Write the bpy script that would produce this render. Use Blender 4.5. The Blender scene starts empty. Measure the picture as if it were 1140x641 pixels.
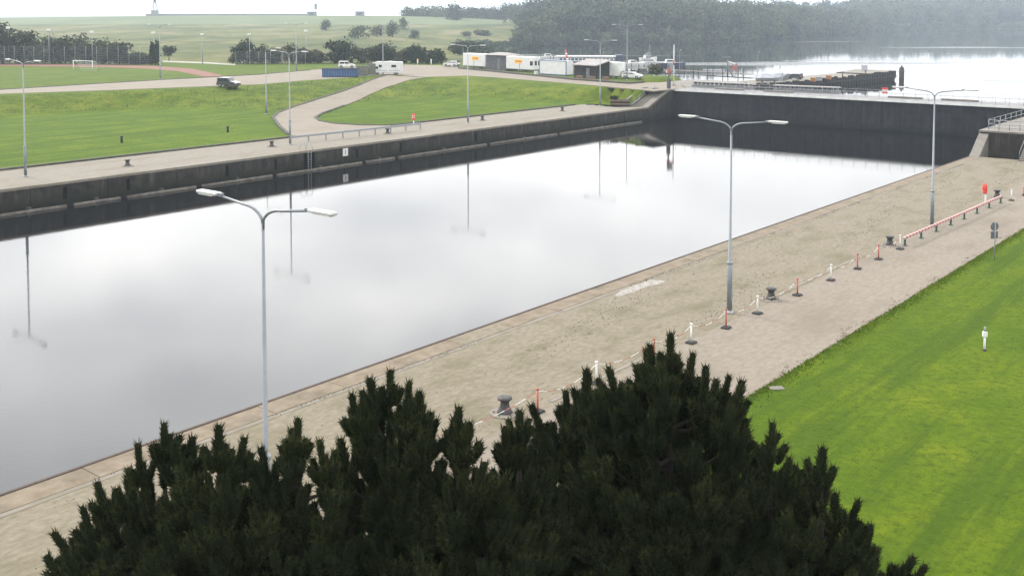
import bpy, bmesh, math, random
import numpy as np
from mathutils import Vector, Matrix
from mathutils.geometry import delaunay_2d_cdt

random.seed(7)
RNG = np.random.default_rng(7)
R = math.radians
scene = bpy.context.scene
COL = scene.collection

# ------------------------------------------------------------------ camera
F, CX, CY, W0, H0 = 1190.0, 570.0, 78.0, 1140.0, 641.0     # focal length and principal point, photo pixels
EYE = 16.4
PITCH = math.atan(62.0 / F)
cam_d = bpy.data.cameras.new('camera')
cam = bpy.data.objects.new('camera', cam_d)
COL.objects.link(cam)
cam.location = (0, 0, EYE)
cam.rotation_euler = (math.pi / 2 - PITCH, 0, 0)
cam_d.sensor_width = 36
cam_d.lens = F / W0 * 36
cam_d.shift_y = -(H0 / 2 - CY) / W0
cam_d.clip_end = 20000
cam_d.clip_start = 0.2
scene.camera = cam

# ------------------------------------------------------------------ sky and sun
SUN_AZ = (-0.80, 0.60)            # direction towards the sun on the map
SUN_EL = R(36)
world = bpy.data.worlds.new('World')
scene.world = world
world.use_nodes = True
nt = world.node_tree
nt.nodes.clear()
def wn(t, **kw):
    n = nt.nodes.new(t)
    for k, v in kw.items():
        setattr(n, k, v)
    return n
sky = wn('ShaderNodeTexSky', sky_type='NISHITA', sun_disc=False, sun_elevation=SUN_EL,
         sun_rotation=math.atan2(SUN_AZ[0], SUN_AZ[1]), air_density=1.0, dust_density=4.0)
tc = wn('ShaderNodeTexCoord')
sep = wn('ShaderNodeSeparateXYZ')
nt.links.new(tc.outputs['Generated'], sep.inputs[0])
# overcast layer: soft cloud structure, a little dimmer right at the horizon
mp = wn('ShaderNodeMapping')
mp.inputs['Scale'].default_value = (1.0, 1.0, 2.6)
nt.links.new(tc.outputs['Generated'], mp.inputs[0])
noi = wn('ShaderNodeTexNoise')
noi.inputs['Scale'].default_value = 4.0
noi.inputs['Detail'].default_value = 5
noi.inputs['Roughness'].default_value = 0.5
nt.links.new(mp.outputs[0], noi.inputs[0])
cr = wn('ShaderNodeValToRGB')
cr.color_ramp.elements[0].position = 0.32
cr.color_ramp.elements[0].color = (0.76, 0.77, 0.79, 1)
cr.color_ramp.elements[1].position = 0.66
cr.color_ramp.elements[1].color = (1.18, 1.17, 1.15, 1)
nt.links.new(noi.outputs[0], cr.inputs[0])
er = wn('ShaderNodeValToRGB')
er.color_ramp.elements[0].position = 0.0
er.color_ramp.elements[0].color = (0.27, 0.273, 0.276, 1)
er.color_ramp.elements[1].position = 1.0
er.color_ramp.elements[1].color = (0.72, 0.73, 0.75, 1)
for q_, c_ in ((0.09, 0.58), (0.15, 0.76), (0.27, 1.08), (0.40, 1.18), (0.60, 0.98)):
    e_ = er.color_ramp.elements.new(q_)
    e_.color = (c_, c_, c_, 1)
nt.links.new(sep.outputs[2], er.inputs[0])
mul = wn('ShaderNodeMixRGB', blend_type='MULTIPLY')
mul.inputs[0].default_value = 1
nt.links.new(cr.outputs[0], mul.inputs[1])
nt.links.new(er.outputs[0], mul.inputs[2])
bg1 = wn('ShaderNodeBackground')
bg1.inputs[1].default_value = 0.05
nt.links.new(sky.outputs[0], bg1.inputs[0])
bg2 = wn('ShaderNodeBackground')
bg2.inputs[1].default_value = 2.0
nt.links.new(mul.outputs[0], bg2.inputs[0])
mx = wn('ShaderNodeMixShader')
mx.inputs[0].default_value = 0.94
nt.links.new(bg1.outputs[0], mx.inputs[1])
nt.links.new(bg2.outputs[0], mx.inputs[2])
wo = wn('ShaderNodeOutputWorld')
nt.links.new(mx.outputs[0], wo.inputs[0])

sun_d = bpy.data.lights.new('sun', 'SUN')
sun_d.energy = 2.2
sun_d.angle = R(11)
sun_d.color = (1.0, 0.95, 0.86)
sun = bpy.data.objects.new('sun', sun_d)
COL.objects.link(sun)
sd = Vector((SUN_AZ[0] * math.cos(SUN_EL), SUN_AZ[1] * math.cos(SUN_EL), math.sin(SUN_EL)))
sun.rotation_euler = sd.to_track_quat('Z', 'Y').to_euler()

vs = scene.view_settings
vs.view_transform = 'Standard'
vs.look = 'None'
vs.exposure = 0.80
vs.gamma = 1
vs.use_curve_mapping = False
scene.cycles.use_denoising = True
scene.cycles.max_bounces = 8
scene.cycles.transparent_max_bounces = 8
scene.cycles.volume_bounces = 1

# ------------------------------------------------------------------ geometry helpers
PHI = R(38.9)
AX = np.array([math.sin(PHI), math.cos(PHI)])       # along the lock
PX = np.array([math.cos(PHI), -math.sin(PHI)])      # across it, to the right
ROTZ = math.atan2(AX[1], AX[0])                     # local +X runs along the lock
def st(s, t):
    v = AX * s + PX * t
    return (float(v[0]), float(v[1]))
def to_st(x, y):
    return (x * AX[0] + y * AX[1], x * PX[0] + y * PX[1])
def ray(px, py):
    u, v = (px - CX) / F, (CY - py) / F
    c, s_ = math.cos(PITCH), math.sin(PITCH)
    return np.array([u, c + v * s_, v * c - s_])
def G(px, py, z=0.0):
    r = ray(px, py)
    k = (z - EYE) / r[2]
    return (float(r[0] * k), float(r[1] * k))
def at_depth(px, py, y):
    r = ray(px, py)
    k = y / r[1]
    return Vector((r[0] * k, y, EYE + r[2] * k))
def ss(a, b, x):
    u = np.clip((x - a) / (b - a), 0, 1)
    return u * u * (3 - 2 * u)

def inside(poly, x, y):
    p = np.asarray(poly, float)
    res = np.zeros(x.shape, bool)
    j = len(p) - 1
    for i in range(len(p)):
        xi, yi, xj, yj = p[i, 0], p[i, 1], p[j, 0], p[j, 1]
        c = ((yi > y) != (yj > y))
        with np.errstate(divide='ignore', invalid='ignore'):
            xx = (xj - xi) * (y - yi) / (yj - yi if yj != yi else 1e-9) + xi
        res ^= c & (x < xx)
        j = i
    return res
def dist_line(pts, x, y):
    d = np.full(x.shape, 1e9)
    for (ax, ay), (bx, by) in zip(pts[:-1], pts[1:]):
        dx, dy = bx - ax, by - ay
        L = dx * dx + dy * dy + 1e-9
        u = np.clip(((x - ax) * dx + (y - ay) * dy) / L, 0, 1)
        d = np.minimum(d, np.hypot(x - ax - u * dx, y - ay - u * dy))
    return d

ZU = 2.7          # upper level (road, gate top)
ZW = -2.4         # water
T_L, T_R = -99.5, -36.0
TOE = [st(-120, -174)] + [G(*p) for p in [(0, 132), (122, 125), (178, 122), (262, 124), (300, 128), (330, 134), (352, 129), (385, 122),
                                           (430, 115), (490, 111), (560, 112), (623, 115), (680, 113), (706, 117)]]
CREST = [st(-120, -203)] + [G(px, py, ZU) for px, py in [(0, 106), (122, 102), (235, 97.4), (290, 95.4), (339, 91), (382, 88.3), (431, 84),
                                           (452, 84), (475, 86.5), (493, 86), (520, 85), (562, 88), (650, 95), (710, 100.6), (724, 102)]]
LOW = TOE + [st(162, -99.5), st(162, -70), st(-120, -70)]
MID = CREST + [st(163, -99.5), st(163, -70), st(-120, -70)]
def shore(px, py):
    x, y = G(px, py, ZU)
    return (x * (y + 7) / y, y + 7)
LAKE = [G(548, 61, ZW)] + [shore(px, py) for px, py in [(566, 64), (590, 70.5), (620, 75), (660, 78), (690, 81), (722, 83), (780, 85.5), (830, 89), (850, 91)]] + \
       [st(215, -113), st(182, -113), st(182, 130), (900, 300), (2600, 1400)] + \
       [G(px, py, ZW) for px, py in [(1300, 32), (1140, 32.2), (990, 33.5), (925, 38), (880, 41.5), (845, 45), (800, 47), (770, 48.5),
                                     (720, 48.5), (660, 49.5), (610, 51), (570, 55)]]
LAKE_LINE = LAKE + [LAKE[0]]

def terrain(x, y):
    x = np.asarray(x, float); y = np.asarray(y, float)
    s, t = x * AX[0] + y * AX[1], x * PX[0] + y * PX[1]
    z = ZU + 5.5 * ss(430, 950, y)
    ratio = x / np.maximum(y, 1)
    z = z + 15 * ss(690, 1000, y) * ss(0.01, 0.07, ratio)
    inm = inside(MID, x, y)
    inl = inside(LOW, x, y)
    dt, dc = dist_line(TOE, x, y), dist_line(CREST, x, y)
    sl = ZU * ss(-0.08, 1.08, dt / (dt + dc + 1e-6))
    z = np.where(inm & ~inl, np.minimum(sl, z), z)
    z = np.where(inl, 0.0, z)
    right = t > T_R
    z = np.where(right & (s < 136), 0.0, z)
    near = inside(LAKE, x, y)
    dl = dist_line(LAKE_LINE, x, y)
    z = np.where(near, np.maximum(-7.0, ZW - 0.6 - 0.25 * dl), np.minimum(z, ZW - 0.4 + np.where(y < 450, 0.75, 0.11) * dl))
    z = np.where((t > -111.9) & (t < -19.4) & (s < 158), -0.14, z)
    basin = (t > -109.3) & (t < -26.0) & (s < 158)
    basin |= (t > -102.5) & (t < -30) & (s >= 158) & (s < 184)
    z = np.where(basin, -8.0, z)
    # beside the basin the lake-shore rule must not pull the plateau down
    keep = (s < 186) & ~basin & (y < 260)
    zz = np.where((t > -111.9) & (t < -19.4) & (s < 158), -0.14, np.where(right & (s < 140), -0.14, 0) if False else np.where(inm & ~inl, sl, np.where(inl, 0.0, np.where(right & (s < 136), 0.0, ZU))))
    z = np.where(keep & ~near, zz, z)
    return z
def tz(x, y):
    return float(terrain(np.array([x]), np.array([y]))[0])
def GT(px, py):
    """the point of the terrain a pixel looks at"""
    r = ray(px, py)
    y = np.concatenate([np.arange(20, 400, 0.4), np.arange(400, 3000, 3.0)])
    k = y / r[1]
    gap = EYE + r[2] * k - terrain(r[0] * k, y)
    i = np.argmax(gap < 0)
    if gap[i] >= 0:
        i = len(y) - 1
    a, b = gap[max(i - 1, 0)], gap[i]
    yy = y[max(i - 1, 0)] + (y[i] - y[max(i - 1, 0)]) * (a / (a - b) if a != b else 0)
    kk = yy / r[1]
    return (float(r[0] * kk), float(yy))

# ------------------------------------------------------------------ materials
def mat(name, c1, c2=None, scale=5.0, rough=0.8, metal=0.0, bump=0.0, bscale=None, stretch=None, detail=5, c3=None, s3=0.3, spec=0.3, coords='pos', rot=0.0, lo=0.35, hi=0.65, lo3=0.45, hi3=0.7, bdist=0.02):
    m = bpy.data.materials.new(name)
    m.use_nodes = True
    n, l = m.node_tree.nodes, m.node_tree.links
    b = n['Principled BSDF']
    b.inputs['Roughness'].default_value = rough
    b.inputs['Metallic'].default_value = metal
    b.inputs['Specular IOR Level'].default_value = spec
    b.inputs['Base Color'].default_value = (*c1, 1)
    if coords == 'pos':
        src = n.new('ShaderNodeNewGeometry').outputs['Position']
    else:
        src = n.new('ShaderNodeTexCoord').outputs['Object']
    mpn = n.new('ShaderNodeMapping')
    l.new(src, mpn.inputs[0])
    mpn.vector_type = 'TEXTURE'
    mpn.inputs['Rotation'].default_value = (0, 0, -rot)
    if stretch:
        mpn.inputs['Scale'].default_value = tuple(1 / q_ for q_ in stretch)
    if c2:
        t = n.new('ShaderNodeTexNoise')
        t.inputs['Scale'].default_value = scale
        t.inputs['Detail'].default_value = detail
        t.inputs['Roughness'].default_value = 0.6
        l.new(mpn.outputs[0], t.inputs[0])
        r_ = n.new('ShaderNodeValToRGB')
        r_.color_ramp.elements[0].position = lo
        r_.color_ramp.elements[1].position = hi
        r_.color_ramp.elements[0].color = (*c1, 1)
        r_.color_ramp.elements[1].color = (*c2, 1)
        l.new(t.outputs[0], r_.inputs[0])
        out = r_.outputs[0]
        if c3:
            t3 = n.new('ShaderNodeTexNoise')
            t3.inputs['Scale'].default_value = s3
            t3.inputs['Detail'].default_value = 6
            t3.inputs['Roughness'].default_value = 0.65
            l.new(mpn.outputs[0], t3.inputs[0])
            mr = n.new('ShaderNodeMapRange')
            mr.inputs[1].default_value = lo3
            mr.inputs[2].default_value = hi3
            l.new(t3.outputs[0], mr.inputs[0])
            mm = n.new('ShaderNodeMixRGB')
            l.new(mr.outputs[0], mm.inputs[0])
            l.new(out, mm.inputs[1])
            mm.inputs[2].default_value = (*c3, 1)
            out = mm.outputs[0]
        l.new(out, b.inputs['Base Color'])
    if bump:
        t2 = n.new('ShaderNodeTexNoise')
        t2.inputs['Scale'].default_value = bscale or scale * 4
        t2.inputs['Detail'].default_value = 6
        l.new(mpn.outputs[0], t2.inputs[0])
        bn = n.new('ShaderNodeBump')
        bn.inputs['Strength'].default_value = bump
        bn.inputs['Distance'].default_value = bdist
        l.new(t2.outputs[0], bn.inputs['Height'])
        l.new(bn.outputs[0], b.inputs['Normal'])
    return m

M = {}
M['gravel'] = mat('gravel_paving', (0.1042, 0.0878, 0.0609), (0.1559, 0.1349, 0.0982), 3.6, 0.95, bump=0.6, bscale=11, c3=(0.0753, 0.0655, 0.0323), s3=0.42, stretch=(0.7, 1.25, 1), rot=-ROTZ, lo=0.34, hi=0.66, lo3=0.48, hi3=0.76, bdist=0.06, detail=10)
M['asphalt'] = mat('pale_asphalt', (0.1276, 0.1082, 0.0851), (0.1672, 0.1435, 0.1155), 3.0, 0.95, bump=0.4, bscale=14, c3=(0.1074, 0.0886, 0.0654), s3=0.22, lo3=0.48, hi3=0.76, stretch=(0.6, 1.3, 1), rot=-ROTZ, detail=10)
M['quay_left'] = mat('left_quay_paving', (0.1171, 0.1030, 0.0828), (0.1593, 0.1420, 0.1177), 1.6, 0.95, bump=0.3, bscale=6, c3=(0.0937, 0.0824, 0.0523), s3=0.16, stretch=(0.6, 2.2, 1), rot=-ROTZ, lo3=0.5, hi3=0.75)
M['coping'] = mat('coping_stone', (0.1050, 0.0805, 0.0540), (0.1501, 0.1220, 0.0892), 1.4, 0.9, bump=0.4, bscale=9, c3=(0.0650, 0.0561, 0.0329), s3=0.5, lo3=0.52, hi3=0.75)
M['pale_strip'] = mat('pale_concrete', (0.1255, 0.1103, 0.0913), (0.1597, 0.1446, 0.1217), 2.5, 0.9, bump=0.3, bscale=12)
M['pale_patch'] = mat('bleached_concrete', (0.1436, 0.1306, 0.1131), (0.2394, 0.2263, 0.2089), 3.0, 0.9, bump=0.3, bscale=12)
M['rust'] = mat('rusty_edge', (0.0270, 0.0180, 0.0150), (0.0540, 0.0330, 0.0240), 3, 0.85, bump=0.3)
M['kerb'] = mat('dark_kerb', (0.0280, 0.0280, 0.0224), (0.0600, 0.0560, 0.0440), 1.5, 0.95, bump=0.3)
M['steel'] = mat('galvanised_steel', (0.1320, 0.1474, 0.1628), (0.1584, 0.1716, 0.1848), 2.0, 0.45, metal=0.35, spec=0.4)
M['steel_far'] = mat('grey_painted_steel', (0.1680, 0.1792, 0.1904), (0.2016, 0.2128, 0.2240), 2.0, 0.5, metal=0.2)
M['lamp_head'] = mat('lamp_housing', (0.3315, 0.3379, 0.3379), (0.3825, 0.3825, 0.3825), 3.0, 0.4)
M['lamp_glass'] = mat('lamp_diffuser', (0.42, 0.42, 0.40), (0.5, 0.5, 0.48), 3.0, 0.25)
M['black'] = mat('black_paint', (0.018, 0.02, 0.021), (0.04, 0.042, 0.042), 8, 0.55, bump=0.2)
M['niche_shade'] = mat('painted_niche_shade', (0.004, 0.004, 0.004), (0.008, 0.008, 0.007), 3, 1.0, spec=0.0)  # near-black colour standing in for the shade inside wall niches
M['bollard'] = mat('worn_bollard_iron', (0.0168, 0.0168, 0.0190), (0.0476, 0.0448, 0.0448), 6, 0.6, bump=0.4)
M['white'] = mat('white_paint', (0.4039, 0.4039, 0.3978), (0.4651, 0.4651, 0.4590), 1.2, 0.5)
M['offwhite'] = mat('weathered_white', (0.4000, 0.4000, 0.3840), (0.5280, 0.5280, 0.5120), 0.9, 0.6)
M['red'] = mat('red_paint', (0.45, 0.035, 0.03), (0.55, 0.06, 0.045), 5, 0.5)
M['faded_red'] = mat('faded_red_plastic', (0.24, 0.062, 0.042), (0.32, 0.095, 0.066), 5, 0.7)
M['rubber'] = mat('black_rubber', (0.012, 0.012, 0.012), (0.028, 0.028, 0.028), 9, 0.9)
M['glass'] = mat('dark_window', (0.02, 0.025, 0.03), None, rough=0.08, spec=0.6)
M['blue'] = mat('blue_steel', (0.0173, 0.0432, 0.1037), (0.0324, 0.0670, 0.1382), 1.0, 0.6, bump=0.2)
M['blue_trim'] = mat('blue_trim', (0.0336, 0.0784, 0.1680), (0.0560, 0.1120, 0.2128), 1.0, 0.6)
M['navy'] = mat('navy_paint', (0.012, 0.016, 0.04), (0.03, 0.035, 0.07), 2.0, 0.4)
M['olive'] = mat('olive_steel', (0.075, 0.082, 0.06), (0.13, 0.135, 0.105), 1.0, 0.7, bump=0.2)
M['dark_grey'] = mat('dark_grey_cladding', (0.050, 0.052, 0.056), (0.075, 0.077, 0.08), 1.2, 0.8)
M['roof_grey'] = mat('grey_roofing', (0.17, 0.16, 0.155), (0.24, 0.225, 0.215), 1.3, 0.85)
M['dark_wood'] = mat('weathered_dark_wood', (0.0099, 0.0089, 0.0079), (0.0231, 0.0205, 0.0178), 2.5, 0.9, bump=0.4, stretch=(0.3, 0.3, 3))
M['brown_wood'] = mat('brown_wood', (0.085, 0.055, 0.035), (0.15, 0.10, 0.065), 2.5, 0.9, bump=0.4)
M['fender'] = mat('bleached_fender_timber', (0.0455, 0.0410, 0.0341), (0.1092, 0.0978, 0.0819), 1.3, 0.9, bump=0.4, stretch=(1, 1, 3))
M['orange'] = mat('orange_paint', (0.1980, 0.0828, 0.0180), (0.2340, 0.1080, 0.0288), 3, 0.5)
M['yellow'] = mat('amber_sign', (0.70, 0.36, 0.03), (0.78, 0.43, 0.05), 3, 0.5)
M['ink'] = mat('dark_red_lettering', (0.16, 0.035, 0.02), (0.22, 0.05, 0.03), 3, 0.6)
M['net'] = mat('white_net', (0.55, 0.57, 0.55), None, rough=0.8)
M['tarp'] = mat('grey_tarpaulin', (0.22, 0.23, 0.25), (0.32, 0.33, 0.35), 0.8, 0.6, bump=0.5, bscale=2)
M['steel_dark'] = mat('sign_back', (0.085, 0.092, 0.10), (0.125, 0.132, 0.14), 3, 0.5, metal=0.3)
M['concrete'] = mat('concrete', (0.1086, 0.0988, 0.0864), (0.1530, 0.1407, 0.1234), 0.9, 0.9, bump=0.3, bscale=5)
M['track'] = mat('red_running_track', (0.1120, 0.0476, 0.0336), (0.1456, 0.0672, 0.0476), 0.4, 0.95)
M['path'] = mat('pale_path', (0.1904, 0.1848, 0.1512), (0.2352, 0.2296, 0.1904), 0.4, 0.95)
M['bark'] = mat('bark', (0.0084, 0.0065, 0.0048), (0.0192, 0.0144, 0.0108), 6, 0.95, bump=0.6, stretch=(1, 1, 0.3))
M['stone_grey'] = mat('grey_masonry', (0.1280, 0.1280, 0.1320), (0.1760, 0.1760, 0.1760), 0.4, 0.9)

def stained_wall(name, c1, c2, wet, algae, zwet, zalg, streak=(0.075, 0.066, 0.056)):
    """dark masonry with a wet band and an algae line near the water"""
    m = mat(name, c1, c2, 0.5, 0.85, bump=0.5, bscale=3.0, c3=(c1[0] * .55, c1[1] * .55, c1[2] * .55), s3=0.9, bdist=0.04, spec=0.1)
    n, l = m.node_tree.nodes, m.node_tree.links
    b = n['Principled BSDF']
    src = b.inputs['Base Color'].links[0].from_socket
    g = n.new('ShaderNodeNewGeometry')
    sp = n.new('ShaderNodeSeparateXYZ')
    l.new(g.outputs['Position'], sp.inputs[0])
    nz = n.new('ShaderNodeTexNoise')
    nz.inputs['Scale'].default_value = 0.6
    nz.inputs['Detail'].default_value = 4
    l.new(g.outputs['Position'], nz.inputs[0])
    ad = n.new('ShaderNodeMath'); ad.operation = 'MULTIPLY_ADD'
    l.new(nz.outputs[0], ad.inputs[0]); ad.inputs[1].default_value = 1.0
    l.new(sp.outputs[2], ad.inputs[2])
    mpv = n.new('ShaderNodeMapping'); mpv.inputs['Scale'].default_value = (1, 1, 0.12)
    l.new(g.outputs['Position'], mpv.inputs[0])
    nv = n.new('ShaderNodeTexNoise'); nv.inputs['Scale'].default_value = 1.6; nv.inputs['Detail'].default_value = 6
    l.new(mpv.outputs[0], nv.inputs[0])
    mv = n.new('ShaderNodeMapRange'); mv.inputs[1].default_value = 0.52; mv.inputs[2].default_value = 0.80; mv.inputs[4].default_value = 0.8
    l.new(nv.outputs[0], mv.inputs[0])
    mk = n.new('ShaderNodeMixRGB'); l.new(mv.outputs[0], mk.inputs[0]); l.new(src, mk.inputs[1]); mk.inputs[2].default_value = (*streak, 1)
    src = mk.outputs[0]
    for zz, colr, wdt in ((zalg, algae, 0.5), (zwet, wet, 0.25)):
        mr = n.new('ShaderNodeMapRange')
        mr.inputs[1].default_value = zz + 0.5 + wdt
        mr.inputs[2].default_value = zz + 0.5 - wdt
        l.new(ad.outputs[0], mr.inputs[0])
        mm = n.new('ShaderNodeMixRGB')
        l.new(mr.outputs[0], mm.inputs[0]); l.new(src, mm.inputs[1]); mm.inputs[2].default_value = (*colr, 1)
        src = mm.outputs[0]
    l.new(src, b.inputs['Base Color'])
    return m
M['wall'] = stained_wall('quay_wall_concrete', (0.0174, 0.0157, 0.0144), (0.0348, 0.0313, 0.0279), (0.0069, 0.0069, 0.0061), (0.0131, 0.0139, 0.0087), -2.0, -1.3)
M['gate'] = stained_wall('gate_plating', (0.0164, 0.0164, 0.0193), (0.0213, 0.0206, 0.0230), (0.0074, 0.0082, 0.0074), (0.0131, 0.0131, 0.0148), -2.15, -1.6, (0.0408, 0.0340, 0.0340))
M['wing'] = stained_wall('wing_wall_concrete', (0.0218, 0.0184, 0.0160), (0.0363, 0.0300, 0.0266), (0.0077, 0.0077, 0.0068), (0.0145, 0.0140, 0.0116), -1.9, -1.2)

def striped(name, ca, cb, period, duty=0.5, axis=0, rough=0.5):
    m = mat(name, ca, None, rough=rough)
    n, l = m.node_tree.nodes, m.node_tree.links
    tcn = n.new('ShaderNodeTexCoord'); sp = n.new('ShaderNodeSeparateXYZ')
    l.new(tcn.outputs['Object'], sp.inputs[0])
    a = n.new('ShaderNodeMath'); a.operation = 'DIVIDE'; l.new(sp.outputs[axis], a.inputs[0]); a.inputs[1].default_value = period
    f_ = n.new('ShaderNodeMath'); f_.operation = 'FRACT'; l.new(a.outputs[0], f_.inputs[0])
    g_ = n.new('ShaderNodeMath'); g_.operation = 'GREATER_THAN'; l.new(f_.outputs[0], g_.inputs[0]); g_.inputs[1].default_value = duty
    mm = n.new('ShaderNodeMixRGB'); l.new(g_.outputs[0], mm.inputs[0])
    mm.inputs[1].default_value = (*ca, 1); mm.inputs[2].default_value = (*cb, 1)
    l.new(mm.outputs[0], n['Principled BSDF'].inputs['Base Color'])
    return m
M['stripe_rail'] = striped('red_white_rail', (0.25, 0.06, 0.055), (0.32, 0.25, 0.23), 0.62)

def foliage_mat(name, c1, c2, scale=0.35, trans=0.25):
    m = mat(name, c1, c2, scale, 0.75, spec=0.15, detail=4)
    n, l = m.node_tree.nodes, m.node_tree.links
    b = n['Principled BSDF']
    src = b.inputs['Base Color'].links[0].from_socket
    tr = n.new('ShaderNodeBsdfTranslucent'); l.new(src, tr.inputs[0])
    ms = n.new('ShaderNodeMixShader'); ms.inputs[0].default_value = trans
    l.new(b.outputs[0], ms.inputs[1]); l.new(tr.outputs[0], ms.inputs[2])
    l.new(ms.outputs[0], n['Material Output'].inputs[0])
    return m
M['leaf_dark'] = foliage_mat('dark_leaves', (0.0104, 0.0173, 0.0081), (0.0259, 0.0374, 0.0150))
M['leaf_mid'] = foliage_mat('mid_leaves', (0.0216, 0.0360, 0.0144), (0.0468, 0.0612, 0.0252))
M['leaf_grey'] = foliage_mat('greyish_leaves', (0.0324, 0.0446, 0.0274), (0.0612, 0.0756, 0.0446))
M['leaf_brown'] = foliage_mat('brownish_leaves', (0.0288, 0.0324, 0.0158), (0.0540, 0.0504, 0.0259))
M['leaf_wood'] = foliage_mat('woodland_leaves', (0.012, 0.020, 0.009), (0.062, 0.075, 0.030), 0.05)
M['leaf_wood_dark'] = foliage_mat('dark_woodland_leaves', (0.008, 0.014, 0.007), (0.030, 0.040, 0.018), 0.08)
M['leaf_wood_pale'] = foliage_mat('pale_woodland_leaves', (0.030, 0.040, 0.018), (0.070, 0.080, 0.034), 0.08)
M['needles'] = foliage_mat('pine_needles', (0.008, 0.013, 0.006), (0.040, 0.046, 0.018), 1.3, 0.12)
M['needles'].node_tree.nodes['Principled BSDF'].inputs['Specular IOR Level'].default_value = 0.03
M['shoot_core'] = mat('pine_shoot', (0.006, 0.009, 0.005), (0.012, 0.015, 0.007), 9, 1.0, spec=0.02)
M['weeds'] = foliage_mat('weeds', (0.0360, 0.0446, 0.0187), (0.0648, 0.0684, 0.0288), 2.0)
M['litter'] = mat('dead_leaves', (0.11, 0.075, 0.048), (0.19, 0.13, 0.085), 4, 0.9)
M['grass_blades'] = foliage_mat('grass_blades', (0.0406, 0.0736, 0.0035), (0.0875, 0.1160, 0.0070), 0.5, 0.35)

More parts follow.
